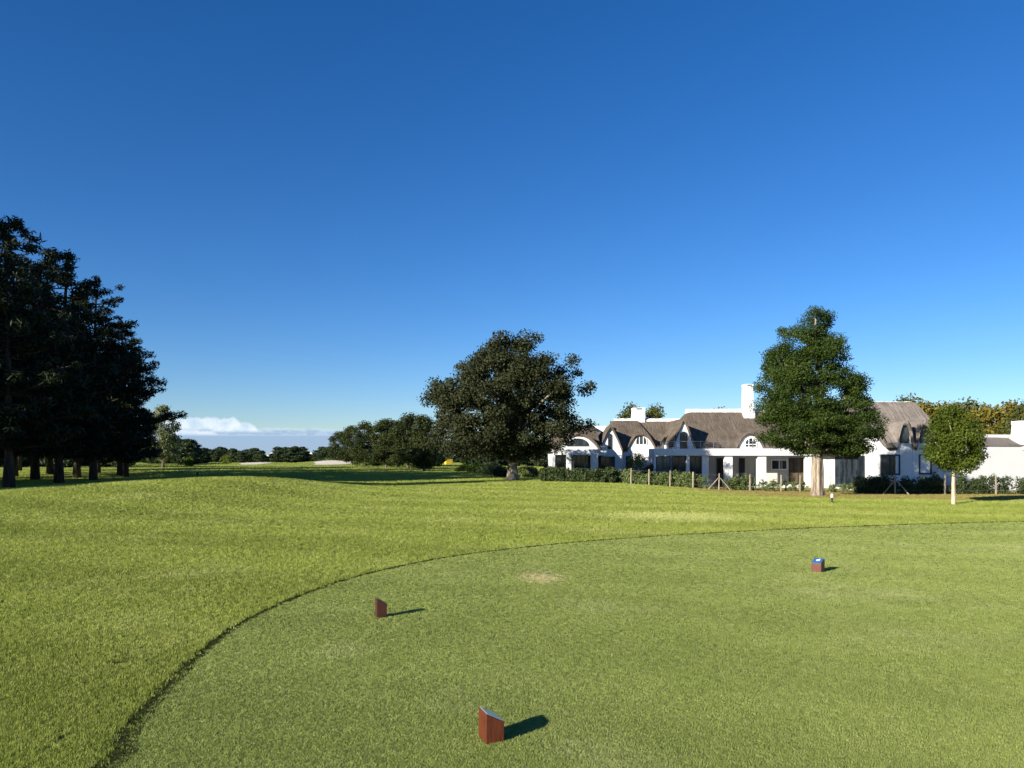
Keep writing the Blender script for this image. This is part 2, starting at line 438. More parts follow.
# grass blades: tufts on points (stuff)
def tuft_mesh(name, blades, hgt, spread, width, lean):
    r = np.random.default_rng(3); V = []
    for i in range(blades):
        a = r.uniform(0, 2*math.pi); q = spread * math.sqrt(r.uniform()); ba = r.uniform(0, 2*math.pi)
        bx, by = q * math.cos(a), q * math.sin(a)
        h = hgt * r.uniform(.55, 1.15); l = lean * h * r.uniform(.3, 1.5)
        wx, wy = width * .5 * math.cos(ba + 1.57), width * .5 * math.sin(ba + 1.57)
        V += [(bx - wx, by - wy, 0), (bx + wx, by + wy, 0), (bx + l * math.cos(ba), by + l * math.sin(ba), h)]
    me = np_mesh(name, np.array(V), blades, 3)
    return me
def scatter(name, n, Dmin, Dmax, inside, blades, hgt, spread, width, lean, mat, seed, label_kind='stuff'):
    r = np.random.default_rng(seed)
    D = np.exp(r.uniform(math.log(Dmin), math.log(Dmax), n)); u = r.uniform(-.80, .80, n)
    x, y = u * D, D
    ins = in_poly(x, y, poly); ed = edge_dist(x, y)
    ew = .055 + .035 * np.clip((6.5 - y) / 2.5, 0, 1) if not inside else .010
    keep = (ins if inside else ~ins) & ((ed > ew * r.uniform(.7, 1.25, n)) | (r.uniform(0, 1, n) < .05))
    if not inside:
        for hx, hy, rx, ry in holes: keep &= ((x - hx) / rx) ** 2 + ((y - hy) / ry) ** 2 > r.uniform(.6, 1.1, n)
    for bx, by, brx, bry in ((-35.4, 147, 4.3, 5.4), (-53.4, 153, 3.1, 4.2)): keep &= ((x - bx) / brx) ** 2 + ((y - by) / bry) ** 2 > 1
    # thin worn patch
    pd = ((x - PATCH.x) / .40) ** 2 + ((y - PATCH.y) / .60) ** 2
    keep &= (pd > r.uniform(0, 1, n)) | (r.uniform(0, 1, n) < .35)
    x, y, D = x[keep], y[keep], D[keep]
    z = T(x, y) + .003
    me = bpy.data.meshes.new(name); V = np.stack([x, y, z], -1).astype(np.float32)
    me.vertices.add(len(V)); me.vertices.foreach_set('co', V.ravel())
    at = me.attributes.new('sc', 'FLOAT', 'POINT')
    far = np.clip((Dmax - D) / (Dmax * .45), .15, 1)
    at.data.foreach_set('value', ((np.maximum(D, 4) / 4.5) ** .5 * r.uniform(.7, 1.3, len(D)) * far ** .5).astype(np.float32))
    o = link_mesh(name, me, None); tag(o, kind='stuff')
    src = bpy.data.objects.new(name + '_blades', tuft_mesh(name + '_blades', blades, hgt, spread, width, lean)); src.data.materials.append(mat)
    ng = bpy.data.node_groups.new(name + '_nodes', 'GeometryNodeTree')
    ng.interface.new_socket('Geometry', in_out='INPUT', socket_type='NodeSocketGeometry')
    ng.interface.new_socket('Geometry', in_out='OUTPUT', socket_type='NodeSocketGeometry')
    gi = ng.nodes.new('NodeGroupInput'); go = ng.nodes.new('NodeGroupOutput')
    oi = ng.nodes.new('GeometryNodeObjectInfo'); oi.inputs['Object'].default_value = src
    ip = ng.nodes.new('GeometryNodeInstanceOnPoints')
    rv = ng.nodes.new('FunctionNodeRandomValue'); rv.data_type = 'FLOAT_VECTOR'
    rv.inputs[0].default_value = (-.15, -.15, 0); rv.inputs[1].default_value = (.15, .15, 6.283)
    na = ng.nodes.new('GeometryNodeInputNamedAttribute'); na.data_type = 'FLOAT'; na.inputs['Name'].default_value = 'sc'
    L = ng.links.new
    L(gi.outputs[0], ip.inputs['Points']); L(oi.outputs['Geometry'], ip.inputs['Instance'])
    L(rv.outputs[0], ip.inputs['Rotation'])
    L(na.outputs[0], ip.inputs['Scale']); L(ip.outputs[0], go.inputs[0])
    md = o.modifiers.new('tufts', 'NODES'); md.node_group = ng
    return o
scatter('tee_grass', 420000, 3.2, 26, True, 11, .0105, .016, .0040, .6, M['tee_b'], 11)
scatter('rough_grass', 760000, 3.0, 260, False, 10, .021, .020, .0046, .6, M['rough_b'], 12)

# bunkers
def bunker(pxl, pxr, D, depth, seed):
    cx = (WX(pxl, D) + WX(pxr, D)) / 2; rx = (WX(pxr, D) - WX(pxl, D)) / 2
    r = random.Random(seed); ph = [r.uniform(0, 6.28) for _ in range(4)]
    rows = []
    for i in range(9):
        q = i / 8; row = []
        for k in range(48):
            t = 2 * math.pi * k / 47
            rr = q * (1 + .13 * math.sin(3*t + ph[0]) + .08 * math.sin(5*t + ph[1]))
            x, y = cx + rx * rr * math.cos(t), D + depth * rr * math.sin(t)
            row.append((x, y, Tz(x, y) + .05))
        rows.append(row)
    return tag(link_mesh('sand_bunker', grid_mesh('sand_bunker', np.array(rows)), M['sand']), kind='structure')
bunker(313, 354, 147, 5.2, 1)
bunker(240, 268, 153, 4.0, 2)

# ------------------------------------------------------------------ foliage
def leaf_cloud(clumps, per, size, seed, aspect=.6, shell=.45, out_w=1.0, rnd_w=.9, up_w=.25, flat_w=0.0):
    """clumps: (n,6) centre and radii. per: leaves per clump (mean). returns mesh of rhombic leaves"""
    r = np.random.default_rng(seed)
    C = np.asarray(clumps, float); rad = C[:, 3:6]
    wt = (rad[:, 0] * rad[:, 2]) ; wt = wt / wt.mean()
    cnt = np.maximum(6, (per * wt)).astype(int)
    idx = np.repeat(np.arange(len(C)), cnt); n = len(idx)
    d = r.normal(size=(n, 3)); d /= np.linalg.norm(d, axis=1, keepdims=True)
    q = r.uniform(0, 1, (n, 1)) ** shell * r.uniform(.85, 1.15, (n, 1))
    pos = C[idx, :3] + d * q * rad[idx]
    nr = d * out_w + r.normal(size=(n, 3)) * rnd_w; nr[:, 2] += up_w
    nr /= np.linalg.norm(nr, axis=1, keepdims=True)
    t = np.cross(nr, r.normal(size=(n, 3))); t /= np.linalg.norm(t, axis=1, keepdims=True)
    bt = np.cross(nr, t)
    s = (size * r.uniform(.6, 1.35, (n, 1)))
    V = np.empty((n, 4, 3))
    V[:, 0] = pos + t * s * .5; V[:, 1] = pos + bt * s * .5 * aspect - t * s * .05
    V[:, 2] = pos - t * s * .5; V[:, 3] = pos - bt * s * .5 * aspect - t * s * .05
    return np_mesh('crown', V.reshape(-1, 3), n, 4)

def profile_clumps(prof, D, base, n, rmin, rmax, seed, depth=.85, edge=.5, flat=.8, reach=.75):
    """prof: list of (py, pxl, pxr) from top to bottom, in metres round the base; random clumps fill that solid, most near its skin"""
    r = np.random.default_rng(seed)
    zs = np.array([WZ(p[0], D) - base.z for p in prof]); xl = np.array([WX(p[1], D) - base.x for p in prof]); xr = np.array([WX(p[2], D) - base.x for p in prof])
    o = np.argsort(zs); zs, xl, xr = zs[o], xl[o], xr[o]
    out = []
    w = np.maximum(xr - xl, .05)
    zz = np.linspace(zs[0], zs[-1], 200); ww = np.interp(zz, zs, w) ** 1.5; cdf = np.cumsum(ww) / ww.sum()
    while len(out) < n:
        z = np.interp(r.uniform(), cdf, zz); l, rr_ = np.interp(z, zs, xl), np.interp(z, zs, xr)
        R0 = (rr_ - l) / 2; rad = min(r.uniform(rmin, rmax), max(R0 * .8, rmin * .6))
        a = r.uniform(0, 2 * math.pi); q = r.uniform() ** edge
        av = max(R0 - rad * reach, 0)
        x = (l + rr_) / 2 + av * q * math.cos(a); y = av * q * math.sin(a) * depth
        zc = min(max(z, zs[0] + rad * .5), zs[-1] - rad * .55)
        out.append((x, y, zc, rad * r.uniform(.8, 1.25), rad * r.uniform(.8, 1.25), rad * flat * r.uniform(.75, 1.2)))
    return np.array(out)

def trunk_mb(height, r0, r1, lean=(0, 0), flare=1.5, seg=12, buttress=0):
    m = MB(); n = 9; pts = []; rad = []
    for i in range(n):
        t = i / (n - 1)
        pts.append((lean[0] * t * t, lean[1] * t * t, -.15 + t * (height + .15)))
        rad.append((r0 + (r1 - r0) * t) * (1 + (flare - 1) * max(0, 1 - t * 5) ** 2))
    m.tube(pts, rad, seg, jitter=.07)
    return m, Vector(pts[-1])
def add_limbs(m, start_z, top, clumps, n, r0, seed, lean_to=.5):
    r = random.Random(seed)
    cl = list(clumps); r.shuffle(cl)
    for c in cl[:n]:
        e = Vector(c[:3]); z0 = min(start_z + r.uniform(0, 1) * max(.1, (top - start_z)), max(start_z, e.z * .85))
        s = Vector((0, 0, z0)); mid = s.lerp(e, .5) + Vector((r.uniform(-.2, .2), r.uniform(-.2, .2), .12 * (e - s).length))
        m.tube([s, s.lerp(mid, .5) + Vector((0, 0, .05)), mid, e], [r0, r0 * .8, r0 * .55, r0 * .2], 6, jitter=.08)

def tree(name, base, label, cat, group, clumps, per, leaf, lmat, bmat, trunk, limbs, seed, aspect=.6, shell=.45, **kw):
    root = empty(name, base, label, cat, group)
    link_mesh('crown', leaf_cloud(clumps, per, leaf, seed, aspect, shell, **kw), lmat, root, world=False)
    m, tip = trunk_mb(*trunk['a'], **trunk.get('k', {}))
    if limbs: add_limbs(m, limbs[1], limbs[2], clumps, limbs[0], limbs[3], seed)
    m.build('trunk', bmat, root, world=False, smooth=True)
    return root

# the tall tan-trunked tree before the house
b1 = ghit(817.5, 496.5); D1 = b1.y
prof1 = [(306, 803, 818), (311, 792, 832), (318, 787, 841), (327, 779, 838), (336, 776, 838), (345, 770, 853), (352, 761, 851), (362, 764, 846), (373, 763, 858), (380, 755, 864), (390, 752, 863), (400, 751, 866), (412, 751, 874), (424, 753, 883), (433, 757, 881), (442, 766, 874), (450, 790, 866), (457, 803, 856)]
c1 = profile_clumps(prof1, D1, b1, 330, .24, .66, 21, depth=.9, edge=.40, flat=.62, reach=.45)
t1 = tree('tall_tree', b1, 'tall dark green conical tree with thick tan fluted trunk before the white house', 'tree', None, c1, 440, .082, M['tall'], M['bark_tall'],
     dict(a=(4.4, .21, .14), k=dict(flare=1.5, seg=18)), (34, 1.9, 5.8, .09), 22, .55, .5)
for dx, dy, rr, hh in [(-.26, -.05, .17, 1.75), (.20, .05, .16, 1.9), (-.04, -.17, .15, 1.8), (.07, .16, .16, 1.8), (.10, -.15, .10, 1.7)]:   # fluted stems fused to the trunk
    pass
bm_f = MB()
for dx, dy, rr, hh in [(-.20, -.06, .15, 2.1), (.19, -.02, .14, 2.2), (-.03, -.17, .13, 2.1), (.09, .16, .15, 2.1), (.12, -.13, .07, 1.7)]:
    bm_f.tube([(dx * 1.2, dy * 1.2, -.12), (dx * .85, dy * .85, .35), (dx * .8, dy * .8, 1.2), (dx * .6, dy * .6, hh)], [rr * 1.15, rr * .85, rr * .8, rr * .6], 10, jitter=.08)
tr = [c for c in t1.children if c.name.startswith('trunk')][0]
bm_f.bm.from_mesh(tr.data); bmesh.ops.recalc_face_normals(bm_f.bm, faces=bm_f.bm.faces)
bm_f.bm.to_mesh(tr.data); bm_f.bm.free()
for p in tr.data.polygons: p.use_smooth = True

# the big spreading tree in the middle
b2 = ghit(512.5, 481.5); b2 = Vector((WX(512.5, 51), 51, Tz(0, 51)))
prof2 = [(334, 494, 510), (340, 486, 541), (347, 484, 534), (355, 478, 552), (361, 458, 572), (370, 462, 580), (380, 436, 574), (388, 432, 592), (394, 420, 586), (402, 421, 578), (412, 428, 576), (423, 428, 590), (432, 426, 588), (444, 425, 574), (452, 440, 562), (459, 462, 545)]
c2 = profile_clumps(prof2, 51, b2, 330, .45, 1.0, 31, depth=.95, edge=.42, flat=.75)
extra = [(501, 339, .7), (537, 340, .55), (529, 346, .5), (573, 360, .7), (577, 372, .6), (586, 389, .8), (590, 387, .5), (462, 366, .6), (437, 384, .7), (428, 398, .8), (588, 426, .8), (432, 442, .8)]
c2 = np.vstack([c2] + [np.array([[WX(px, 51) - b2.x, random.uniform(-1, 1), WZ(py, 51) - b2.z, q, q, q * .75]]) for px, py, q in extra])
tree('spreading_tree', b2, 'large dark broad-leaved spreading tree with pale forked trunk at the lawn edge', 'tree', None, c2, 330, .15, M['bigleaf'], M['bark_big'],
     dict(a=(2.9, .40, .24), k=dict(flare=1.9, seg=16)), (40, 1.5, 3.6, .16), 32, .7, .5)

# the round sapling
b3 = ghit(953.5, 505); D3 = b3.y
prof3 = [(403, 950, 955), (410, 941, 964), (419, 931, 975), (430, 923, 983), (442, 919, 987), (453, 921, 985), (462, 928, 978), (469, 938, 969), (475, 949, 959)]
c3 = profile_clumps(prof3, D3, b3, 110, .18, .40, 41, depth=1.0, edge=.42, flat=.9)
tree('young_tree', b3, 'small round lollipop shaped young tree with pale straight trunk on the lawn', 'tree', None, c3, 240, .075, M['sapling'], M['bark_sap'],
     dict(a=(1.6, .075, .05), k=dict(flare=1.25, seg=10)), (16, 1.1, 1.7, .035), 42, .6, .5)

# pines
def pine_meshes(H, seed, spread, right=1.0, low=.14, sparse=1.0):
    r = random.Random(seed); m, tip = trunk_mb(H * .97, .23, .05, (r.uniform(-.4, .4), r.uniform(-.3, .3)), 1.35, 10)
    cl = []
    z = H * low
    while z < H * .985:
        f = (z - H * low) / (H * (1 - low))
        env = spread * (math.sin(min(1, f * 2.4 + .42) * math.pi / 2)) * (1 - f) ** .62 + .35
        k = 5 if f < .8 else 4
        a0 = r.uniform(0, 6.28)
        for j in range(k):
            a = a0 + 6.283 * j / k + r.uniform(-.4, .4)
            L = env * r.uniform(.62, 1.14) * (1 + (right - 1) * max(0, math.cos(a)))
            up = r.uniform(.02, .42) * L * (.5 + f)
            s = Vector((0, 0, z)); e = Vector((L * math.cos(a), L * math.sin(a), z + up)); md = s.lerp(e, .55) + Vector((0, 0, -.06 * L))
            m.tube([s, md, e], [.075 * (1 - f) + .025, .05 * (1 - f) + .018, .015], 5, cap=False)
            nn = max(2, int(L / .75))
            for q in range(nn):
                t = .28 + .74 * (q + r.uniform(0, .8)) / nn
                p = (s.lerp(md, t / .55) if t < .55 else md.lerp(e, (t - .55) / .45))
                w = r.uniform(.38, .72) * (1.0 - .35 * f)
                off = Vector((r.uniform(-.35, .35), r.uniform(-.35, .35), r.uniform(0, .25)))
                p = p + off
                cl.append((p.x, p.y, p.z, w, w, w * .66))
        z += r.uniform(.42, .75) * sparse
    cl.append((tip.x, tip.y, H - .25, .22, .22, .4)); cl.append((tip.x, tip.y, H - .8, .4, .4, .5))
    crown = leaf_cloud(np.array(cl), 105, .30, seed + 5, .24, .5, 1.0, .8, .35)
    return m, crown
pine_lib = []
for H, sd, sp, rt, lo in [(14.2, 51, 3.7, 1.0, .15), (13.6, 52, 3.6, 1.05, .14), (13.8, 53, 4.9, 1.2, .13)]:
    m, cr = pine_meshes(H, sd, sp, rt, lo)
    root = empty('pine_tree', (0, 0, 0)); m.build('trunk', M['bark_pine'], root, world=False, smooth=True)
    link_mesh('crown', cr, M['pine'], root, world=False)
    pine_lib.append((root, H))
used = [False] * 3
def put_pine(k, x, y, H, rz, label, group):
    root, H0 = pine_lib[k]
    o = root if not used[k] else copy_tree(root); used[k] = True
    s = H / H0; o.location = (x, y, Tz(x, y)); o.scale = (s ** .7, s ** .7, s); o.rotation_euler = (0, 0, rz)
    return tag(o, label, 'pine tree', group)
PG = 'dark pines on the left of the fairway'
for k, px, py, D, topy, rz, lb in [
    (0, 9, 0, 37.5, 219, .3, 'tallest dark pine tree at the left edge of the photo'),
    (1, 59, 0, 44, 250, 1.1, 'dark pine with pointed top beside the tallest pine'),
    (2, 93, 0, 50, 283, 0.0, 'dark pine with thick trunk reaching its boughs far over the fairway'),
    (1, 35, 0, 52, 262, 2.6, 'dark pine set back between the two tallest pines'),
    (2, 77, 0, 57, 300, 2.2, 'dark pine standing just behind the thick trunked pine'),
    (0, 120, 0, 64, 322, 3.9, 'outermost dark pine behind the thick trunked pine'),
    (0, 14, 0, 60, 285, 5.0, 'dark pine deep in the grove behind the tallest pine'),
    (1, 50, 0, 68, 305, 0.4, 'short dark pine at the back of the grove'),
    (2, -14, 0, 46, 235, 1.4, 'dark pine cut by the left edge of the photo'),
    (0, 98, 0, 73, 352, 2.9, 'low dark pine behind the middle of the grove'),
    (1, 126, 0, 60, 352, 5.2, 'lowest dark pine at the right end of the grove')]:
    x = WX(px, D); H = WZ(topy, D) - Tz(x, D)
    put_pine(k, x, D, H, rz, lb, PG)
OG = 'pines just outside the left of the photo that shade the fairway'
for i, (x, y, H, k) in enumerate([(-38, 14.5, 17.5, 0), (-41.5, 11.5, 18, 1), (-45, 8.5, 18.5, 2), (-45, 24, 16, 0), (-42, 28, 16, 1), (-40, 32, 15, 2), (-50, 22, 18, 1), (-41, 40, 16, 0), (-48, 36, 17, 2), (-47, 48, 16, 1), (-52, 29, 17, 0), (-37, 34, 15, 2), (-55, 18, 18, 1), (-38.5, 25.5, 20, 1), (-42, 31, 21, 2), (-45, 38, 21, 0), (-36, 30, 17, 2)]):
    put_pine(k, x, y, H, i * 1.3, 'pine tree of the grove beyond the left edge of the photo', OG)

for i, (x, y, H, k) in enumerate([(-46, 61, 17, 1), (-52, 70, 18, 0), (-47, 77, 16, 1), (-56, 84, 18, 2), (-54, 92, 16.5, 0)]):
    put_pine(k, x, y, H, 1 + i * 1.7, 'dark pine deep inside the grove, behind its front row', 'pines deep in the grove')
# generic smaller trees: library of crowns, copies share meshes
def lib_tree(name, H, W, seed, lmat, bmat, per=90, leaf=.35, n=70, trunk_h=.3, rr=(.07, .14), shape='round'):
    r = np.random.default_rng(seed); cl = []
    while len(cl) < n:
        t = r.uniform(trunk_h * .75, .97)
        if shape == 'round': env = math.sin(min(1, max(0, (t - trunk_h * .6) / (1 - trunk_h * .6))) ** .75 * math.pi) ** .55
        else: env = (1 - t) ** .6 * 1.15 * min(1, (t - trunk_h * .5) * 6)
        rad = r.uniform(*rr) * H
        a = r.uniform(0, 6.283); q = r.uniform() ** .45 * max(0, env * W / 2 - rad * .7)
        cl.append((q * math.cos(a), q * math.sin(a), t * H - rad * .3, rad * r.uniform(.8, 1.3), rad * r.uniform(.8, 1.3), rad * r.uniform(.55, .85)))
    cl = np.array(cl)
    root = empty(name, (0, 0, 0))
    link_mesh('crown', leaf_cloud(cl, per, leaf, seed + 1, .65, .5), lmat, root, world=False)
    m, tip = trunk_mb(H * (trunk_h + .25), H * .024, H * .012, (r.uniform(-.03, .03) * H, 0), 1.5, 8)
    add_limbs(m, H * trunk_h * .8, H * (trunk_h + .25), cl, 14, H * .008, seed)
    m.build('trunk', bmat, root, world=False, smooth=True)
    return dict(root=root, used=False, H=H)
def put(lib, x, y, H, label, cat, group, wx=1.0, rz=0.0, dz=0.0):
    o = lib['root'] if not lib['used'] else copy_tree(lib['root']); lib['used'] = True
    s = H / lib['H']; o.location = (x, y, Tz(x, y) + dz); o.scale = (s * wx, s * wx, s); o.rotation_euler = (0, 0, rz)
    return tag(o, label, cat, group)

# trees along the right side of the far fairway
rowA = lib_tree('fairway_tree', 8, 7.5, 61, M['row'], M['bark_far'], 170, .24, 95, .16)
rowB = lib_tree('fairway_tree', 8, 8.5, 62, M['row'], M['bark_far'], 170, .24, 95, .14)
RG = 'trees along the right of the far fairway'
for lib, px, D, topy, wx, rz, lb in [
    (rowA, 339, 150, 431, .95, 0, 'small rounded dark tree standing alone at the left end of the fairway row'),
    (rowB, 366, 128, 421, .95, 1, 'dark green tree second from the left end of the fairway row'),
    (rowA, 386, 112, 418, 1.0, 2, 'broad dark tree in the middle of the fairway row'),
    (rowB, 408, 98, 413, 1.05, 3, 'highest tree of the fairway row, left of the spreading tree'),
    (rowA, 424, 88, 414, .8, 4, 'dark fairway tree half hidden behind the spreading tree'),
    (rowB, 398, 125, 420, 1.1, 5, 'dark tree behind the middle of the fairway row'),
    (rowA, 352, 140, 425, .9, 2.4, 'narrow dark tree between the lone tree and the fairway row')]:
    x = WX(px, D); put(lib, x, D, WZ(topy, D) - Tz(x, D), lb, 'tree', RG, wx, rz)
# pale airy tree at the left
euc = lib_tree('pale_tree', 10.5, 6.9, 63, M['eucalypt'], M['bark_far'], 80, .30, 110, .20, (.05, .10))
put(euc, WX(163, 112), 112, 9.6, 'pale airy grey-green tree at the right end of the pine grove', 'tree', None, 1.0)
# far treeline
farL = [lib_tree('distant_tree', 6.5, 6, 64 + i, M['far'], M['bark_far'], 95, .36, 70, .03) for i in range(3)]
FG = 'distant trees closing the far end of the fairway'
rr = random.Random(5)
for i in range(84):
    px = 60 + i * 3.4 + rr.uniform(-3, 3); D = rr.uniform(205, 265)
    if 150 < px < 190: D = rr.uniform(150, 200)
    top = rr.uniform(445.5, 451.5) if px > 190 else rr.uniform(436, 450)
    if 262 < px < 276 or 306 < px < 318: top = 456
    x = WX(px, D)
    put(farL[i % 3], x, D, max(1.8, WZ(top, D) - Tz(x, D)), 'dark rounded tree in the distant treeline at the end of the fairway', 'tree', FG, rr.uniform(1.2, 1.9), rr.uniform(0, 6))
for i in range(26):      # trees seen between the pine trunks
    px = -70 + i * 8 + rr.uniform(-3, 3); D = rr.uniform(110, 150); x = WX(px, D)
    put(farL[i % 3], x, D, rr.uniform(5, 8.5), 'dark tree of the wood glimpsed between the pine trunks', 'tree', 'trees glimpsed behind the pine grove', rr.uniform(.9, 1.3), rr.uniform(0, 6))
for i in range(15):     # behind the spreading tree and house, low
    px = 425 + i * 9; D = rr.uniform(120, 150)
    if 436 < px < 462: D += 75
    x = WX(px, D)
    put(farL[i % 3], x, D, rr.uniform(3.5, 5.0) * (1.5 if D > 190 else 1), 'dark tree in the belt behind the spreading tree', 'tree', 'trees in the belt behind the spreading tree', 1.2, rr.uniform(0, 6))
# trees behind the houses
aut = [lib_tree('autumn_tree', 7.5, 6.5, 71 + i, M['autumn'] if i != 1 else M['autumn_g'], M['bark_far'], 110, .24, 75, .2) for i in range(3)]
HG = 'yellowing trees behind the right wing'
for k, px, D, top, lb in [(1, 907, 76, 394, 'dark olive tree peeping over the right thatched roof'), (0, 925, 70, 399, 'yellow-green tree behind the roof hip of the right wing'),
                      (2, 948, 73, 399, 'yellowing tree rising behind the round young tree'), (1, 968, 78, 398, 'olive tree behind the low annex roof'),
                      (0, 988, 70, 403, 'golden yellow tree behind the low annex'), (2, 1009, 72, 398, 'tall yellowing tree behind the annex chimney'), (1, 1032, 66, 397, 'olive tree at the right edge behind the annex')]:
    x = WX(px, D); put(aut[k], x, D, WZ(top, D) - Tz(x, D), lb, 'tree', HG, 1.0, px)
x = WX(630, 92); put(aut[1], x, 92, WZ(402, 92) + 1, 'olive tree rising behind the left house chimney', 'tree', None, .85, 1)
x = WX(655, 95); put(aut[1], x, 95, WZ(403, 95) + 1, 'olive tree rising to the right of the left house chimney', 'tree', None, .85, 2.4)
x = WX(718, 96); put(aut[2], x, 96, WZ(405, 96) + 1, 'yellowing treetop just above the main thatched ridge', 'tree', None, .9, 4)

# ------------------------------------------------------------------ houses
class House:
    def __init__(s, name, px, D, label, cat):
        s.D = D; x = WX(px, D); s.base = Tz(x, D)
        s.root = empty(name, (x, D, s.base), label, cat)
    def X(s, px, D=None): return WX(px, D or s.D)
    def Z(s, py, D=None): return WZ(py, D or s.D)
def smin(a, b, k):
    h = np.clip(.5 + .5 * (b - a) / k, 0, 1); return b + (a - b) * h - k * h * (1 - h)
def smax(a, b, k): return -smin(-a, -b, k)
def thatch_roof(H, x0, x1, y0, depth, ze, zr, dormers, mat, rL, rR, oh=.45, thick=.32, nx=150, ny=44, k=.25):
    """height-field thatch: hipped main slope joined softly with eyebrow vaults. dormers: (xc, half width, ztop, power, front)"""
    sl = (zr - ze + .45) / (depth / 2 + oh)
    kL = (zr - ze + .1) / max(.05, rL - x0); kR = (zr - ze + .1) / max(.05, x1 - rR)
    def main(x, y):
        z = np.minimum(ze + sl * (y - (y0 - oh)), ze + sl * (y0 + depth + oh - y))
        z = smin(z, ze + kL * (x - x0), k); z = smin(z, ze + kR * (x1 - x), k)
        return smin(z, np.full_like(z, zr + .06), k * .6)
    def vault(x, d):
        xc, hw, zt, pw, fr = d
        q = np.abs(x - xc) / hw
        if pw > 0:  z = zt - (zt - ze) * q ** pw          # pw>1 round, ~1 pointed
        else: z = zt - (zt - ze) * (1.15 * q / (.15 + q)) if False else ze + (zt - ze) * (1 - np.clip(q, 0, 1.6)) * (1 - .25 * np.sin(np.clip(q, 0, 1) * math.pi))
        return z
    def zf(x, y):
        z = main(x, y)
        for d in dormers: z = smax(z, np.maximum(vault(x, d), ze - 2), k * .55)
        return z
    def yfront(x):
        y = np.full_like(x, y0 - oh)
        for d in dormers:
            q = np.clip(1.25 - np.abs(x - d[0]) / d[1], 0, .25) / .25
            y = np.minimum(y, y0 - oh - d[4] * (q * q * (3 - 2*q)))
        return y
    X = np.linspace(x0 + .01, x1 - .01, nx); Tt = np.linspace(0, 1, ny) ** 1.15
    yf = yfront(X)
    Yg = yf[None, :] + Tt[:, None] * (y0 + depth + oh - yf)[None, :]
    Xg = np.repeat(X[None, :], ny, 0)
    Zg = zf(Xg, Yg)
    rg = np.random.default_rng(9)
    top = np.stack([Xg, Yg, Zg + rg.normal(0, .012, Zg.shape)], -1)
    # closed shell: top sheet, front/back/side lips, underside
    bot = top.copy(); bot[..., 2] -= thick
    bot[0, :, 1] += .10
    n = ny * nx; V = np.vstack([top.reshape(-1, 3), bot.reshape(-1, 3)]).tolist(); fcs = []
    I = lambda r, c, o=0: o + r * nx + c
    for r_ in range(ny - 1):
        for c in range(nx - 1):
            fcs.append((I(r_, c), I(r_, c+1), I(r_+1, c+1), I(r_+1, c)))
            fcs.append((I(r_, c, n), I(r_+1, c, n), I(r_+1, c+1, n), I(r_, c+1, n)))
    for c in range(nx - 1):
        fcs.append((I(0, c), I(0, c, n), I(0, c+1, n), I(0, c+1)))
        fcs.append((I(ny-1, c), I(ny-1, c+1), I(ny-1, c+1, n), I(ny-1, c, n)))
    for r_ in range(ny - 1):
        fcs.append((I(r_, 0), I(r_+1, 0), I(r_+1, 0, n), I(r_, 0, n)))
        fcs.append((I(r_, nx-1), I(r_, nx-1, n), I(r_+1, nx-1, n), I(r_+1, nx-1)))
    me = bpy.data.meshes.new('thatched_roof'); me.from_pydata(V, [], fcs); me.update()
    for p in me.polygons: p.use_smooth = True
    o = link_mesh('roof', me, mat, H.root)
    return o, zf, yfront
def front_wall(H, x0, x1, yw, zbase, zf, thick=.3, front=None, mat=None, off=.30, name='wall', nx=120, zcap=None):
    """wall whose top follows the underside of the thatch; steps forward with the gables when front is given"""
    X = np.linspace(x0, x1, nx); Y = np.array([yw] * nx) if front is None else front(X) + .28
    Zt = zf(X, Y) - off
    if zcap is not None: Zt = np.minimum(Zt, zcap)
    Zt = np.maximum(Zt, zbase + .1)
    V = []; fcs = []
    for i in range(nx):
        V += [(X[i], Y[i], zbase), (X[i], Y[i], Zt[i]), (X[i], Y[i] + thick, zbase), (X[i], Y[i] + thick, Zt[i])]
    for i in range(nx - 1):
        a, c = i*4, i*4 + 4
        fcs += [(a, c, c+1, a+1), (a+2, a+3, c+3, c+2), (a+1, c+1, c+3, a+3)]
    fcs += [(0, 1, 3, 2), ((nx-1)*4, (nx-1)*4+2, (nx-1)*4+3, (nx-1)*4+1)]
    me = bpy.data.meshes.new(name); me.from_pydata(V, [], fcs); me.update()
    return link_mesh(name, me, mat or M['white'], H.root)
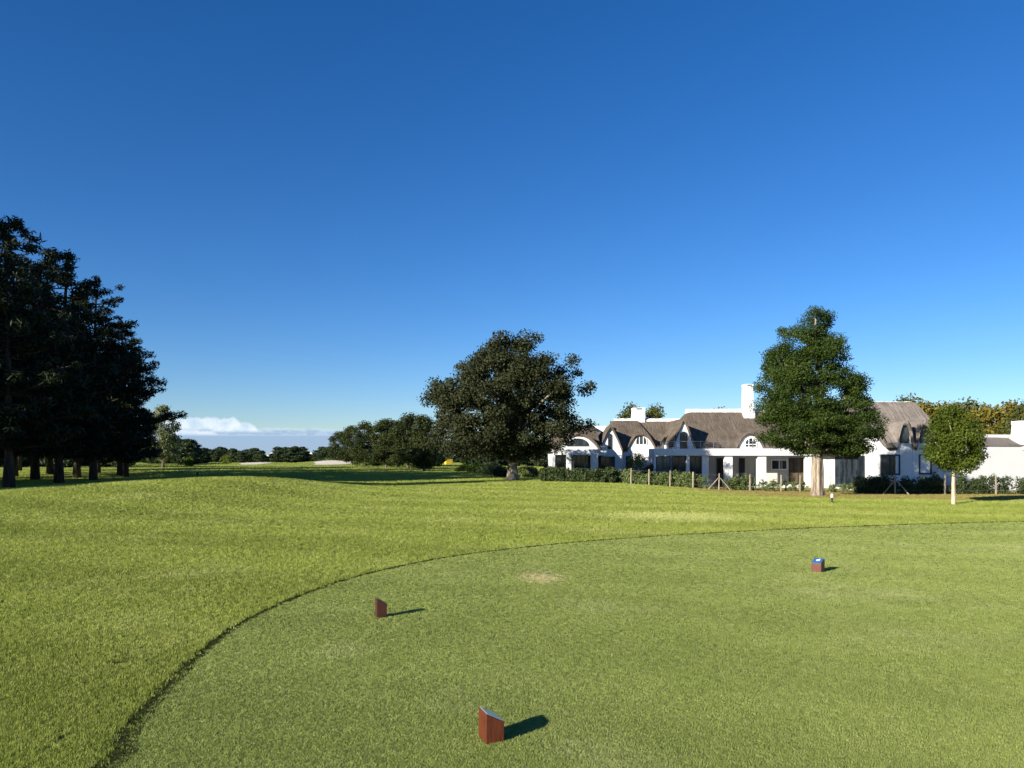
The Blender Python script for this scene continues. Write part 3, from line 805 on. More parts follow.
def window(H, pxl, pxr, pyt, pyb, D, y=None, cols=2, rows=1, frame='frame_d', glass='glass', arch=False, fw=.06, name='window', label=None):
    """framed window whose frame stands 3 cm proud of the plane y (default D)"""
    y = D if y is None else y
    x0, x1, zt, zb = WX(pxl, D), WX(pxr, D), WZ(pyt, D), WZ(pyb, D)
    xc, hw = (x0 + x1) / 2, (x1 - x0) / 2
    def outline(sh):
        if not arch: return [(x0 + sh, zb + sh), (x1 - sh, zb + sh), (x1 - sh, zt - sh), (x0 + sh, zt - sh)]
        hgt = min(hw, (zt - zb) * .95); zs = zt - hgt
        pts = [(x0 + sh, zb + sh), (x1 - sh, zb + sh)]
        for i in range(15):
            t = math.pi * i / 14
            pts.append((xc + (hw - sh) * math.cos(t), zs + (hgt - sh) * math.sin(t)))
        return pts
    o_, i_ = outline(0), outline(fw)
    m = MB(); n = len(o_)
    f0 = [m.bm.verts.new((a, y - .05, c)) for a, c in o_]; f1 = [m.bm.verts.new((a, y - .05, c)) for a, c in i_]
    b0 = [m.bm.verts.new((a, y + .02, c)) for a, c in o_]; b1_ = [m.bm.verts.new((a, y + .02, c)) for a, c in i_]
    for i in range(n):
        j = (i + 1) % n
        for q in ((f0[i], f0[j], f1[j], f1[i]), (f0[j], f0[i], b0[i], b0[j]), (f1[i], f1[j], b1_[j], b1_[i]), (b0[i], b0[j], b1_[j], b1_[i])): m.bm.faces.new(q)
    bw = fw * .4
    for c in range(1, cols):
        xx = x0 + (x1 - x0) * c / cols; zz = zt - fw * .6
        m.box(xx - bw, xx + bw, y - .042, y + .012, zb + fw * .7, zz)
    for c in range(1, rows):
        zz = zb + (zt - zb) * c / rows * (.62 if arch else 1)
        m.box(x0 + fw * .7, x1 - fw * .7, y - .038, y + .010, zz - bw, zz + bw)
    w = m.build(name, M[frame], H.root)
    if label: w['label'] = label
    g = MB(); g.poly([(a, y - .012, c) for a, c in outline(fw * .6)], (0, .02, 0))
    g.build('pane', M[glass], w)
    return w
def box_part(H, name, mat, pxl, pxr, pyt, pyb, D, y0, y1, zb=None, bev=.015, parent=None):
    m = MB(); m.box(WX(pxl, D), WX(pxr, D), y0, y1, WZ(pyb, D) if zb is None else zb, WZ(pyt, D), bev)
    return m.build(name, M[mat], parent or H.root)
def ridge_cap(H, x0, x1, y, z, w=.42, h=.26, zend=None):
    m = MB(); n = 24; pts = []
    prof = [(-w, -.26), (-w*.72, h*.45), (-w*.3, h*.95), (0, h), (w*.3, h*.95), (w*.72, h*.45), (w, -.26)]
    rows = []
    for i in range(n + 1):
        t = i / n; x = x0 + (x1 - x0) * t; dz = random.uniform(-.02, .02)
        rows.append([m.bm.verts.new((x, y + a, z + b + dz)) for a, b in prof])
    for i in range(n):
        for k in range(len(prof) - 1): m.bm.faces.new((rows[i][k], rows[i+1][k], rows[i+1][k+1], rows[i][k+1]))
        m.bm.faces.new((rows[i][-1], rows[i+1][-1], rows[i+1][0], rows[i][0]))
    m.bm.faces.new(rows[0]); m.bm.faces.new(list(reversed(rows[-1])))
    return m.build('ridge_cap', M['ridge'], H.root, smooth=False)
def chimney(H, pxl, pxr, top, bot, D, dy=.9, flare=0.0, parent=None):
    x0, x1, zt, zb = WX(pxl, D), WX(pxr, D), WZ(top, D), WZ(bot, D)
    m = MB(); xc = (x0 + x1) / 2; hw = (x1 - x0) / 2
    lv = [(zb - .6, 1 + flare * 1.25), (zb, 1 + flare), (zb + (zt - zb) * .14, 1 + flare * .4), (zb + (zt - zb) * .3, 1.06), (zt - .22, .97)]
    prev = None
    for z, k in lv:
        ring = [m.bm.verts.new((xc + sx * hw * k, D + sy * dy / 2 * k, z)) for sx, sy in ((-1,-1),(1,-1),(1,1),(-1,1))]
        if prev:
            for i in range(4): m.bm.faces.new((prev[i], prev[(i+1) % 4], ring[(i+1) % 4], ring[i]))
        prev = ring
    m.bm.faces.new(prev)
    c = m.build('chimney', M['white'], parent or H.root)
    q = MB(); q.box(xc - hw * 1.04, xc + hw * 1.04, D - dy * .52, D + dy * .52, zt - .2199, zt, .02)
    q.build('chimney_cap', M['white'], c)
    s = MB(); s.box(xc - hw * .45, xc + hw * .55, D - dy * .524, D - dy * .50, zt - .17, zt - .06)
    s.build('flue_slot', M['slot'], c)
    return c

# --- left house -------------------------------------------------------------
A = House('thatched_house', 620, 67, 'left thatched white house with short square chimney and arched dormer', 'house')
Da = 67; zb = A.base - .25
yA = Da
ze, zr = WZ(448, 66.5), WZ(421.5, 71.4)
domA = [(WX(641, Da), 1.30, WZ(432.5, Da), 2.3, .0), (WX(609.3, Da), 1.0, WZ(425.2, 66), 1.25, .75)]
roofA, zfA, frA = thatch_roof(A, WX(598, Da), WX(660, Da), yA, 8.8, ze, zr, domA, M['thatch'], WX(613, 71.4), WX(637, 71.4), nx=200)
yA2 = yA + .9
domA2 = [(WX(669, Da), .85, WZ(433.5, Da), 2.2, 0.0)]
roofA2, zfA2, frA2 = thatch_roof(A, WX(630, Da), WX(694, Da), yA2, 7.6, ze, zr + .03, domA2, M['thatch'], WX(632, Da), WX(690, Da), nx=160)
front_wall(A, WX(600.5, Da), WX(658, Da), yA, zb, zfA, front=frA, off=.31, nx=220)
front_wall(A, WX(658, Da) + .005, WX(687, Da), yA2 - .1, zb, zfA2, off=.31, nx=120)
MB().box(WX(600.5, Da), WX(687, Da), yA + 1.3, yA + 8.4, zb, ze + .3).build('rear_wall', M['white'], A.root)
ridge_cap(A, WX(614, 71.4), WX(684, 71.4), yA + 4.4, zr + .03)
chimney(A, 632.2, 644, 408, 421, 71.4, 1.0)
window(A, 635, 646.8, 435.5, 445, Da, y=yA - .20, cols=3, arch=True, fw=.07, frame='frame_w')
window(A, 608, 611.8, 433.5, 449, 66, y=float(frA(np.array([WX(609.5, 66)]))[0]) + .24, cols=1, rows=3, arch=True, fw=.06)
window(A, 665.6, 672, 437.5, 446.5, Da, y=yA2 - .12, cols=2, arch=True, fw=.07)
window(A, 625.5, 632, 456, 476, Da, y=yA - .20, cols=1, rows=2)
window(A, 652.5, 657.5, 456, 476, Da, y=yA - .20, cols=1, rows=2, frame='frame_w')
# dark garden door below the pointed gable and the small balcony beside it
dy_ = float(frA(np.array([WX(609.5, 66)]))[0]) + .24
window(A, 600.5, 615, 456.5, 482, 66, y=dy_, cols=3, name='door')
box_part(A, 'balcony', 'white', 596.5, 606, 450.8, 455.5, 65, 64.3, 66.2)
m = MB()
for i in range(6): m.box(WX(597 + i * 1.7, 65) - .012, WX(597 + i * 1.7, 65) + .012, 64.35, 64.38, WZ(450.8, 65), WZ(446.5, 65))
m.box(WX(596.8, 65), WX(606, 65), 64.34, 64.39, WZ(446.5, 65), WZ(446.5, 65) + .04); m.build('balcony_railing', M['rail'], A.root)
# left wing: broad arch-topped gable facing the lawn, porch below
Aw = 65.0
zeW, zrW = WZ(447, Aw), WZ(428.5, 70)
domW = [(WX(576.5, Aw), 1.92, WZ(432.4, Aw), 2.2, .35)]
roofW, zfW, frW = thatch_roof(A, WX(545, Aw), WX(601, Aw), Aw, 8.5, zeW, zrW, domW, M['thatch'], WX(556, 69.3), WX(597, 69.3), nx=120)
front_wall(A, WX(552.5, Aw), WX(597.6, Aw), Aw, zb, zfW, front=frW, off=.31)
MB().box(WX(552.5, Aw), WX(597.6, Aw), Aw + .9, Aw + 8.2, zb, zeW + .3).build('rear_wall', M['white'], A.root)
ridge_cap(A, WX(557, 69.3), WX(612, 69.3), Aw + 4.25, zrW - .05)
yw = float(frW(np.array([WX(576.5, Aw)]))[0]) + .28
window(A, 566, 588.5, 438.5, 446.5, Aw, y=yw, cols=2, arch=True, fw=.07)
box_part(A, 'porch_beam', 'white', 561.5, 598, 449.2, 454.8, 63.3, 62.9, 64.2)
for a, c in ((552.5, 554.8), (566.2, 571), (590.4, 597.3)):
    box_part(A, 'porch_pillar', 'white', a, c, 454.8, 470, 63.3, 62.95, 63.4, zb=zb)
box_part(A, 'porch_side_beam', 'white', 552, 561.3, 449.6, 454.8, 63.3, 62.95, 64.2)
window(A, 555, 566, 455.2, 482, 64.3, y=64.1, cols=3, name='glazed_door')
window(A, 571.3, 590.2, 455.2, 482, 64.3, y=64.1, cols=4, name='glazed_door')

# --- main house ------------------------------------------------------------
Bh = House('thatched_house', 745, 65, 'main thatched white house with tall slender chimney and pillared verandah', 'house')
Db = 65.0; zb = Bh.base - .25; yB = Db
ze, zr = WZ(448, 64.5), WZ(413, 69.7)
domB = [(WX(683.8, 64), 1.02, WZ(417.8, 64), 1.12, .75), (WX(749.3, Db), 1.25, WZ(431.5, Db), 2.2, 0.0)]
roofB, zfB, frB = thatch_roof(Bh, WX(671, Db), WX(838, Db), yB, 9.4, ze, zr, domB, M['thatch'], WX(687, 69.7), WX(818, 69.7), nx=260, oh=.45)
front_wall(Bh, WX(670.5, Db), WX(835, Db), yB, zb, zfB, front=frB, off=.31, nx=300)
MB().box(WX(670.5, Db), WX(835, Db), yB + .9, yB + 9.2, zb, ze + .3).build('rear_wall', M['white'], Bh.root)
ridge_cap(Bh, WX(686, 69.7), WX(815, 69.7), yB + 4.7, zr + .08, .5, .30)
chimney(Bh, 743.3, 751.6, 384.5, 415, 69.0, .95, flare=.35)
yg = float(frB(np.array([WX(683.5, 64)]))[0]) + .28
window(Bh, 680.2, 687.6, 431.5, 449, 64, y=yg, cols=2, rows=2, arch=True, fw=.06, name='balcony_door')
window(Bh, 744, 756, 437.5, 447.5, Db, y=yB - .20, cols=3, rows=2, arch=True, fw=.07, frame='frame_w')
# flat verandah roof with white fascia
yv = 61.6
fz0, fz1 = WZ(455.6, yv), WZ(448.6, yv)
MB().box(WX(654, yv), WX(836, yv), yv, 64.0, fz0, fz1, .02).build('verandah_roof', M['white'], Bh.root)
for a, c in ((702.8, 709.6), (725.8, 733.6), (759, 767.4), (807, 813), (825.5, 834.5)):
    m = MB(); m.box(WX(a, yv), WX(c, yv), yv + .25, yv + .72, zb, fz0 - .003, .02); m.build('column', M['white'], Bh.root)
    
m = MB()      # railing of the roof terrace
rz0, rz1 = fz1, WZ(441.6, yv)
for i in range(14):
    xx = WX(662, yv) + i * (WX(833, yv) - WX(662, yv)) / 13
    m.box(xx - .022, xx + .022, yv + .3, yv + .34, rz0, rz1)
m.box(WX(660, yv), WX(834, yv), yv + .29, yv + .35, rz1, rz1 + .045)
for j in (1, 2, 3): m.box(WX(660, yv), WX(834, yv), yv + .31, yv + .325, rz0 + (rz1 - rz0) * j / 4 - .006, rz0 + (rz1 - rz0) * j / 4 + .006)
m.build('terrace_railing', M['rail'], Bh.root)
# glazed room at the left corner
for a, c, gl in ((656.6, 671.5, 'glass_b'), (673, 686.5, 'glass'), (690.5, 702.6, 'glass')):
    window(Bh, a, c, 456.2, 486, yv, y=yv + .40, cols=2, frame='frame_d', glass=gl, fw=.07, name='sliding_door')
for a, c in ((654.6, 656.4), (687, 690.2)):
    m = MB(); m.box(WX(a, yv), WX(c, yv), yv + .2, yv + .65, zb, fz0 - .003, .01); m.build('column', M['white'], Bh.root)
# left side of the glazed room
m = MB(); m.box(WX(655, yv), WX(655, yv) + .06, yv + .7, 64.6, zb, fz0 - .004); m.build('side_wall', M['white'], Bh.root)
# recessed doors and windows of the verandah wall
yr = yB - .22
for a, c, t, bt, cols, fr, gl, nm in ((716, 729.5, 458, 488, 3, 'frame_d', 'glass', 'door'), (738, 744, 458, 488, 1, 'frame_d', 'glass', 'door'), (754, 762, 458, 488, 1, 'frame_w', 'glass', 'door'),
                                      (770, 786.5, 459.5, 470, 2, 'frame_w', 'glass', 'window'), (788, 815, 458, 486, 3, 'frame_d', 'glass_w', 'sliding_door')):
    window(Bh, a, c, t, bt, Db, y=yr, cols=cols, frame=fr, glass=gl, fw=.09, name=nm)
MB().box(WX(690, yv), WX(836, yv), yv - 1.2, 64.6, zb - .1, zb + .22).build('verandah_floor', M['paving'], Bh.root)
MB().box(WX(704, Db), WX(833, Db), yB - .195, yB - .16, zb, fz0 + .3).build('verandah_shade_panel', M['recess_shade'], Bh.root)  # added panel with the verandah's shade put into its colour
# low white garden wall along the verandah
lw = ghit(800, 491); 
W1 = empty('garden_wall', (WX(790, 54), 54, Tz(WX(790, 54), 54)), 'low white garden wall at the foot of the verandah', 'wall')
m = MB(); m.box(WX(742, 54), WX(846, 54), 53.9, 54.15, Tz(WX(790, 54), 54) - .3, WZ(484.5, 54), .02); m.build('wall', M['white'], W1)

# --- right wing -------------------------------------------------------------
Ch = House('thatched_house', 895, 43, 'right thatched white house with twin narrow arched dormers, in tree shade', 'house')
Dc = 43.0; zb = Ch.base - .3; yC = Dc
ze, zr = WZ(444.5, 42.6), WZ(403.5, 47)
domC = [(WX(865, Dc), 1.15, WZ(425.5, Dc), 1.7, .0), (WX(903, Dc), .46, WZ(420.5, Dc), 2.4, 0.05), (WX(922.5, Dc), .46, WZ(420.5, Dc), 2.4, 0.05)]
roofC, zfC, frC = thatch_roof(Ch, WX(843, Dc), WX(952, Dc), yC, 8.0, ze, zr, domC, M['thatch_grey'], WX(847, 47), WX(911, 47), nx=180, oh=.35, thick=.30, k=.18)
front_wall(Ch, WX(866, Dc), WX(938, Dc), yC, zb, zfC, front=frC, off=.30, nx=260)
m = MB(); m.box(WX(866, Dc), WX(866, Dc) + .28, yC + .25, yC + 7.6, zb, ze + .35); m.build('side_wall', M['white'], Ch.root)
m = MB(); m.box(WX(938, Dc) - .28, WX(938, Dc), yC + .25, yC + 7.6, zb, ze + .35); m.build('side_wall', M['white'], Ch.root)
ridge_cap(Ch, WX(846, 47), WX(911, 47), yC + 4.0, zr + .0, .3, .12)
window(Ch, 879.5, 899, 454.5, 475, Dc, y=yC - .10, cols=2, fw=.09)
window(Ch, 917.5, 930.5, 454.5, 474.5, Dc, y=yC - .10, cols=1, fw=.09)
window(Ch, 898.8, 907.2, 425.5, 443, Dc, y=yC - .14, cols=1, arch=True, fw=.05)
window(Ch, 918.3, 926.7, 425.5, 443, Dc, y=yC - .14, cols=1, arch=True, fw=.05)
# side door wall facing left (a big dark glazed door seen obliquely)
xs_ = WX(866, Dc)
def side_glaze(y0, y1, zb_, zt_, n):
    m = MB(); t = .07
    m.box(xs_ - .05, xs_ + .0, y0, y1, zt_ - t, zt_); m.box(xs_ - .05, xs_, y0, y1, zb_, zb_ + t)
    for i in range(n + 1):
        yy = y0 + (y1 - y0) * i / n; m.box(xs_ - .048, xs_ - .002, yy - t / 2, yy + t / 2, zb_ + t, zt_ - t)
    w = m.build('sliding_door', M['frame_d'], Ch.root)
    g = MB(); g.box(xs_ - .03, xs_ - .012, y0 + .02, y1 - .02, zb_ + .02, zt_ - .02); g.build('pane', M['glass'], w)
side_glaze(43.15, 47.0, zb + .45, WZ(455.5, 44.5), 3)

# --- low annex at the right edge -----------------------------------------------
An = House('annex_building', 985, 42, 'low white annex with plain wall and grey roof at the right edge', 'building')
zb = An.base - .3
p0 = Vector((WX(938.5, 42.2), 42.2)); p1 = Vector((WX(960.5, 41.2), 41.2)); p2 = Vector((WX(1060, 43.5), 43.5)); p3 = p2 + Vector((.5, 7)); p4 = Vector((p0.x + .5, 49))
def prism(pts, z0, z1, nm, mat, par):
    m = MB(); m.poly([(p.x, p.y, z0) for p in pts], (0, 0, z1 - z0)); return m.build(nm, mat, par)
zt = WZ(446, 41.5)
prism([p0, p1, p2, p3, p4], zb, zt, 'wall', M['white'], An.root)
def outw(p, k): c = (p0 + p1 + p2 + p3 + p4) / 5; return c + (p - c) * k
m = MB(); lo = [outw(p, 1.02) for p in (p0, p1, p2, p3, p4)]; hi = [outw(p, .62) for p in (p0, p1, p2, p3, p4)]
va = [m.bm.verts.new((p.x, p.y, zt + .003)) for p in lo]; vb = [m.bm.verts.new((p.x, p.y, zt + .08)) for p in lo]; vc = [m.bm.verts.new((p.x, p.y, WZ(437.0, 43.5))) for p in hi]
for i in range(5):
    j = (i + 1) % 5
    m.bm.faces.new((va[i], va[j], vb[j], vb[i])); m.bm.faces.new((vb[i], vb[j], vc[j], vc[i]))
m.bm.faces.new(vc); m.bm.faces.new(list(reversed(va)))
m.build('roof', M['thatch_grey'], An.root)
zz = WZ(437.0, 43.5)
prism([outw(p, .64) for p in (p0, p1, p2, p3, p4)], zz - .04, zz + .14, 'ridge_cap', M['ridge'], An.root)
chimney(An, 1016, 1029, 421, 440, 43.2, .8, flare=.5)

# ------------------------------------------------------------------ far white villas
for px, D, w, h, lb in ((272, 310, 4.6, 3.0, 'tiny white villa far beyond the trees, left one'), (311, 330, 2.6, 3.2, 'tiny cream villa far beyond the trees, right one')):
    x = WX(px, D); v = empty('villa', (x, D, 0), lb, 'house')
    m = MB(); m.box(x - w/2, x + w/2, D, D + 5, -.2, h - .6); m.build('wall', M['white'], v)
    m = MB(); m.poly([(x - w/2 - .2, D - .2, h - .597), (x + w/2 + .2, D - .2, h - .597), (x, D - .2, h + .6)], (0, 5.4, 0)); m.build('roof', M['sand'], v)
    m = MB(); m.box(x - w*.3, x - w*.1, D - .05, D + .02, 1.2, 2.3); m.box(x + w*.1, x + w*.3, D - .05, D + .02, 1.2, 2.3); m.build('window', M['glass'], v)

# ------------------------------------------------------------------ fence and hedges
Fpts = [(541, 481.5), (556, 481.8), (575, 482.2), (594, 482.6), (613, 483.2), (631, 484.4), (649, 485.6), (670, 487), (693, 488.6), (719, 490.4), (750, 491.2), (781, 492), (800, 492.2), (830, 492.6), (862, 494), (895, 495.3), (945, 495.2), (996, 495.2), (1040, 495.4)]
# fence line runs straight on the terrain: from (px 541) far to (px 1040) near
fl = [ghit(*p) for p in Fpts]
fence = empty('wire_fence', fl[len(fl)//2], 'post and wire garden fence running along the lawn before the houses', 'fence')
for i, p in enumerate(fl):
    if i in (0, 1, 2, 3): continue
    m = MB(); r = .040 if i % 2 else .048
    h = 1.0 if p.y < 60 else 1.1
    if Fpts[i][0] in (800, 830, 862): r = .03
    m.tube([(p.x, p.y, p.z - .2), (p.x, p.y, p.z + h * .5), (p.x + random.uniform(-.02, .02), p.y, p.z + h)], [r, r, r * .95], 8, jitter=.05)
    m.build('post', M['post'], fence)
    if Fpts[i][0] in (719, 895):
        for s in (-1, 1):
            d = (fl[i+1] - fl[i-1]).normalized() * .75 * s
            e = p + d; m = MB()
            m.tube([(p.x + d.x * .08, p.y + d.y * .08 - .07, p.z + .72), (e.x, e.y - .07, Tz(e.x, e.y) - .1)], [.028, .028], 7, jitter=.05); m.build('brace', M['post'], fence)
m = MB()
for hgt in (.25, .55, .88):
    for a, c in zip(fl[:-1], fl[1:]):
        m.tube([a + Vector((0, 0, hgt)), c + Vector((0, 0, hgt))], .003, 4, cap=False)
m.build('wire', M['wire'], fence)

def along(pts, t):
    L = [0]
    for a, c in zip(pts[:-1], pts[1:]): L.append(L[-1] + (c - a).length)
    s = t * L[-1]
    for i in range(len(pts) - 1):
        if s <= L[i+1]: return pts[i].lerp(pts[i+1], (s - L[i]) / (L[i+1] - L[i]))
    return pts[-1]
def hedge(i0, i1, back, hgt, wid, mat, leaf, per, dens, label, seed, gap=0.0):
    pts = [fl[i] + Vector((0, back, 0)) for i in range(i0, i1 + 1)]
    Ltot = sum((c - a).length for a, c in zip(pts[:-1], pts[1:]))
    r = random.Random(seed); cl = []
    base = pts[0]
    n = int(Ltot * dens)
    for k in range(n):
        t = r.random()
        if gap and math.sin(t * Ltot * 2.1 + seed) < gap - 1 + r.uniform(-.3, .3): continue
        p = along(pts, t); q = r.uniform(.13, .26)
        hh = hgt * (.85 + .2 * math.sin(t * Ltot * 1.7 + seed) * r.random())
        cl.append((p.x - base.x, p.y - base.y + r.uniform(-wid, wid), Tz(p.x, p.y) - base.z + r.uniform(.05, hh), q * 1.1, q, q))
    root = empty('hedge', base, label, 'hedge')
    link_mesh('foliage', leaf_cloud(np.array(cl), per, leaf, seed, .6, .5), mat, root, world=False)
    m = MB()
    for k in range(int(Ltot * 2.2)):
        p = along(pts, r.random()); x, y = p.x - base.x, p.y - base.y; z0 = Tz(p.x, p.y) - base.z
        m.tube([(x, y, z0 - .05), (x + r.uniform(-.1, .1), y, z0 + hgt * .8)], [.018, .008], 5, cap=False)
    m.build('stems', M['bark_far'], root, world=False)
hedge(0, 4, -.3, .9, .35, M['hedge_d'], .12, 80, 60, 'dense dark hedge beside the spreading tree, before the left house', 81)
hedge(4, 8, .5, .86, .25, M['hedge'], .10, 70, 60, 'mid green hedge behind the fence posts left of the verandah', 82)
hedge(8, 11, .5, .85, .25, M['hedge'], .09, 45, 36, 'thin see-through hedge before the verandah columns', 83, .8)
hedge(14, 16, .5, .95, .28, M['hedge_d'], .09, 65, 50, 'dark leafy hedge behind the braced post, before the right house', 84, .1)
hedge(16, 18, .5, .95, .28, M['hedge_d'], .09, 60, 48, 'hedge before the plain annex wall at the right edge', 85, .1)

def shrub(x, y, w, h, mat, leaf, per, n, seed, label, group=None, name='shrub', rr=(.12, .22)):
    r = random.Random(seed); cl = []; s = max(w, h)
    while len(cl) < n:
        a = r.uniform(0, 6.283); q = math.sqrt(r.random()); t = r.random()
        env = math.sin(math.pi * (.18 + .74 * t)); rad = r.uniform(*rr) * s
        cl.append((w / 2 * env * q * math.cos(a) * .85, w / 2 * env * q * math.sin(a) * .85, max(rad * .5, t * (h - rad)), rad, rad, rad * .8))
    root = empty(name, (x, y, Tz(x, y)), label, 'shrub', group)
    link_mesh('foliage', leaf_cloud(np.array(cl), per, leaf, seed, .6, .5), mat, root, world=False)
    m = MB()
    for k in range(5): m.tube([(r.uniform(-.05, .05) * w, 0, -.1), (r.uniform(-.2, .2) * w, r.uniform(-.2, .2) * w, h * .7)], [.03 * s ** .5, .008], 5, cap=False)
    m.build('stems', M['bark_far'], root, world=False)
    return root
# sparse young plants along the fence before the verandah
SG = 'young plants along the fence before the verandah'
for i, (px, k) in enumerate([(742, .8), (755, .6), (766, .85), (776, .7), (788, .75), (797, .6), (806, .65), (836, .5), (847, .6), (858, .7), (872, .9)]):
    t = np.interp(px, [p[0] for p in Fpts], range(len(Fpts))); j = int(t); p = fl[j].lerp(fl[min(j+1, len(fl)-1)], t - j)
    shrub(p.x, p.y + .45,   .75, 1.1 * k, M['hedge'], .08, 36, 16, 100 + i, 'sparse young shrub growing by the wire fence before the white verandah', SG, 'young_shrub')
# garden shrubs
p = Vector((WX(637, 63.5), 63.5)); shrub(p.x, p.y, 2.0, WZ(448, 63.5) - Tz(p.x, p.y), M['hedge'], .13, 60, 46, 131, 'tall light green shrub against the left house wall')
p = Vector((WX(651, 62.5), 62.5)); shrub(p.x, p.y, 1.9, WZ(461, 62.5) - Tz(p.x, p.y), M['hedge_d'], .12, 60, 34, 132, 'dark rounded shrub between the left house and glazed room')
p = Vector((WX(546, 54.5), 54.5)); shrub(p.x, p.y, 1.0, 1.15, M['bush'], .10, 60, 26, 133, 'sunlit green bush at the left end of the dark hedge')
BG = 'bushes to the left of the spreading tree'
for i, (px, D, w, top, mt, lb) in enumerate([(466, 84, 2.6, 462, 'bush', 'lime green bush nearest to the yellow box'), (478, 76, 3.0, 459, 'bush', 'bright lime bush left of the spreading tree trunk'), (489, 70, 3.0, 460, 'hedge', 'mid green bush left of the spreading tree trunk'),
                                   (500, 62, 2.2, 464, 'hedge_d', 'dark bush close behind the spreading tree trunk'), (530, 64, 3.0, 463, 'hedge_d', 'dark bush right of the spreading tree trunk'), (423, 100, 3.0, 459, 'hedge_d', 'dark bush under the right end of the fairway row'), (521, 60, 1.8, 467, 'hedge', 'small bush right behind the spreading trunk')]):
    x = WX(px, D); shrub(x, D, w, WZ(top, D) - Tz(x, D), M[mt], .17, 60, 34, 140 + i, lb, BG)
x = WX(190, 140)
for i, (px, D, w, h) in enumerate([(189, 128, 2.2, 1.9), (228, 160, 3.0, 2.4), (330, 170, 3.2, 1.6), (352, 150, 3, 1.7), (375, 130, 3, 1.6)]):
    x = WX(px, D); shrub(x, D, w, h, M['bush'] if i < 2 else M['hedge'], .25, 40, 24, 160 + i, ['pale green bush below the pale airy tree', 'pale bush standing left of the left bunker', 'green bush right behind the large bunker', 'green bush under the lone rounded tree', 'low bush under the fairway row'][i], 'bushes on the far fairway')

# ------------------------------------------------------------------ small things
def tee_marker(base, rz, w, d, h_hi, h_lo, wood, plate, label, slope_axis='x', emblem=False):
    """prism with a sloping top: high along -x edge when slope_axis x, else high along +y edge"""
    root = empty('tee_marker', base, label, 'tee marker', 'wooden tee markers', rz)
    m = MB(); bm = m.bm
    cs = [(-w/2, -d/2), (w/2, -d/2), (w/2, d/2), (-w/2, d/2)]
    def hz(x, y): t = (x / w + .5) if slope_axis == 'x' else (.5 - y / d); return h_hi + (h_lo - h_hi) * t
    lo = [bm.verts.new((x, y, -.03)) for x, y in cs]; hi = [bm.verts.new((x, y, hz(x, y))) for x, y in cs]
    bm.faces.new(list(reversed(lo))); bm.faces.new(hi)
    for i in range(4):
        j = (i + 1) % 4; bm.faces.new((lo[i], lo[j], hi[j], hi[i]))
    bmesh.ops.bevel(bm, geom=list(bm.edges), offset=.004, segments=2, affect='EDGES', profile=.5)
    m.build('block', M[wood], root, world=False)
    m = MB(); bm = m.bm; k = .88
    lo = [bm.verts.new((x * k, y * k, hz(x * k, y * k) - .002)) for x, y in cs]; hi = [bm.verts.new((x * k, y * k, hz(x * k, y * k) + .006)) for x, y in cs]
    bm.faces.new(list(reversed(lo))); bm.faces.new(hi)
    for i in range(4):
        j = (i + 1) % 4; bm.faces.new((lo[i], lo[j], hi[j], hi[i]))
    bmesh.ops.bevel(bm, geom=[e for e in bm.edges], offset=.0015, segments=1, affect='EDGES')
    pl = m.build('top_plate', M[plate], root, world=False)
    if emblem:
        m = MB(); n = 20
        for x0, y0, ex, ey in ((0, 0, .20, .15), (.1, .2, .09, .06)):
            ring = [m.bm.verts.new((x0 * w + ex * w * math.cos(t), y0 * d + ey * d * math.sin(t), hz(x0 * w + ex * w * math.cos(t), y0 * d + ey * d * math.sin(t)) + .0085 + (.002 if x0 else 0))) for t in [6.2832 * i / n for i in range(n)]]
            m.bm.faces.new(ring)
        m.build('emblem', M['frame_w'], pl, world=False)
    return root
g = ghit(491, 741.5); tee_marker(Vector((-.121, 4.319, Tz(-.12, 4.3))), math.atan2(.04, .104), .112, .140, .178, .120, 'wood', 'plate', 'nearest wooden tee marker, red-brown block with sloping grey metal top')
g = ghit(381, 617.5); g.z += .012; tee_marker(g, R(24), .105, .085, .195, .130, 'wood_shade', 'plate_d', 'tee marker on the left with shade painted into its wood, near the mown tee edge')
g = ghit(818, 572.3); g.z += .01; tee_marker(g, R(-42), .14, .14, .185, .125, 'wood', 'blue', 'red-brown tee marker on the right with blue top plate', 'y', True)

g = ghit(832, 503)
o = empty('marker_stake', g, 'short black stake with white cap on the lawn beside the tan trunk', 'stake')
m = MB(); m.tube([(0, 0, -.1), (0, 0, .20)], [.035, .033], 10); m.build('stake', M['black'], o, world=False)
m = MB(); m.tube([(0, 0, .2), (0, 0, .30), (0, 0, .33)], [.045, .045, .025], 10); m.build('cap', M['frame_w'], o, world=False)

def far_at(px, py):
    return ghit(px, py)
g = Vector((WX(448.5, 165), 165, Tz(WX(448.5, 165), 165)))
o = empty('yellow_box', g, 'yellow box standing at the edge of the far fairway beside the trees', 'box', rz=.5)
m = MB(); m.box(-.8, .8, -.5, .5, 0, 1.0, .05); m.build('bin', M['yellow'], o, world=False)
m = MB(); m.box(-.86, .86, -.56, .56, 1.003, 1.16, .04); m.build('lid', M['yellow'], o, world=False)
GW = 'small dark course posts on the left fairway'
for px, D, z, h, lb in ((197.6, 62, None, .42, 'dark stub post with square head standing on the shadowed left fairway'), (192.8, 40, None, .14, 'tiny dark peg on the crest of the grassy mound'), (111.7, 42, None, .16, 'tiny dark peg at the left, between pines and mound')):
    x = WX(px, D); o = empty('course_post', (x, D, Tz(x, D)), lb, 'post', GW)
    m = MB(); m.tube([(0, 0, -.05), (0, 0, h * .7)], [.05, .05], 8); m.build('post', M['black'], o, world=False)
    m = MB(); m.box(-.11, .11, -.08, .08, h * .7, h, .01); m.build('head', M['black'], o, world=False)

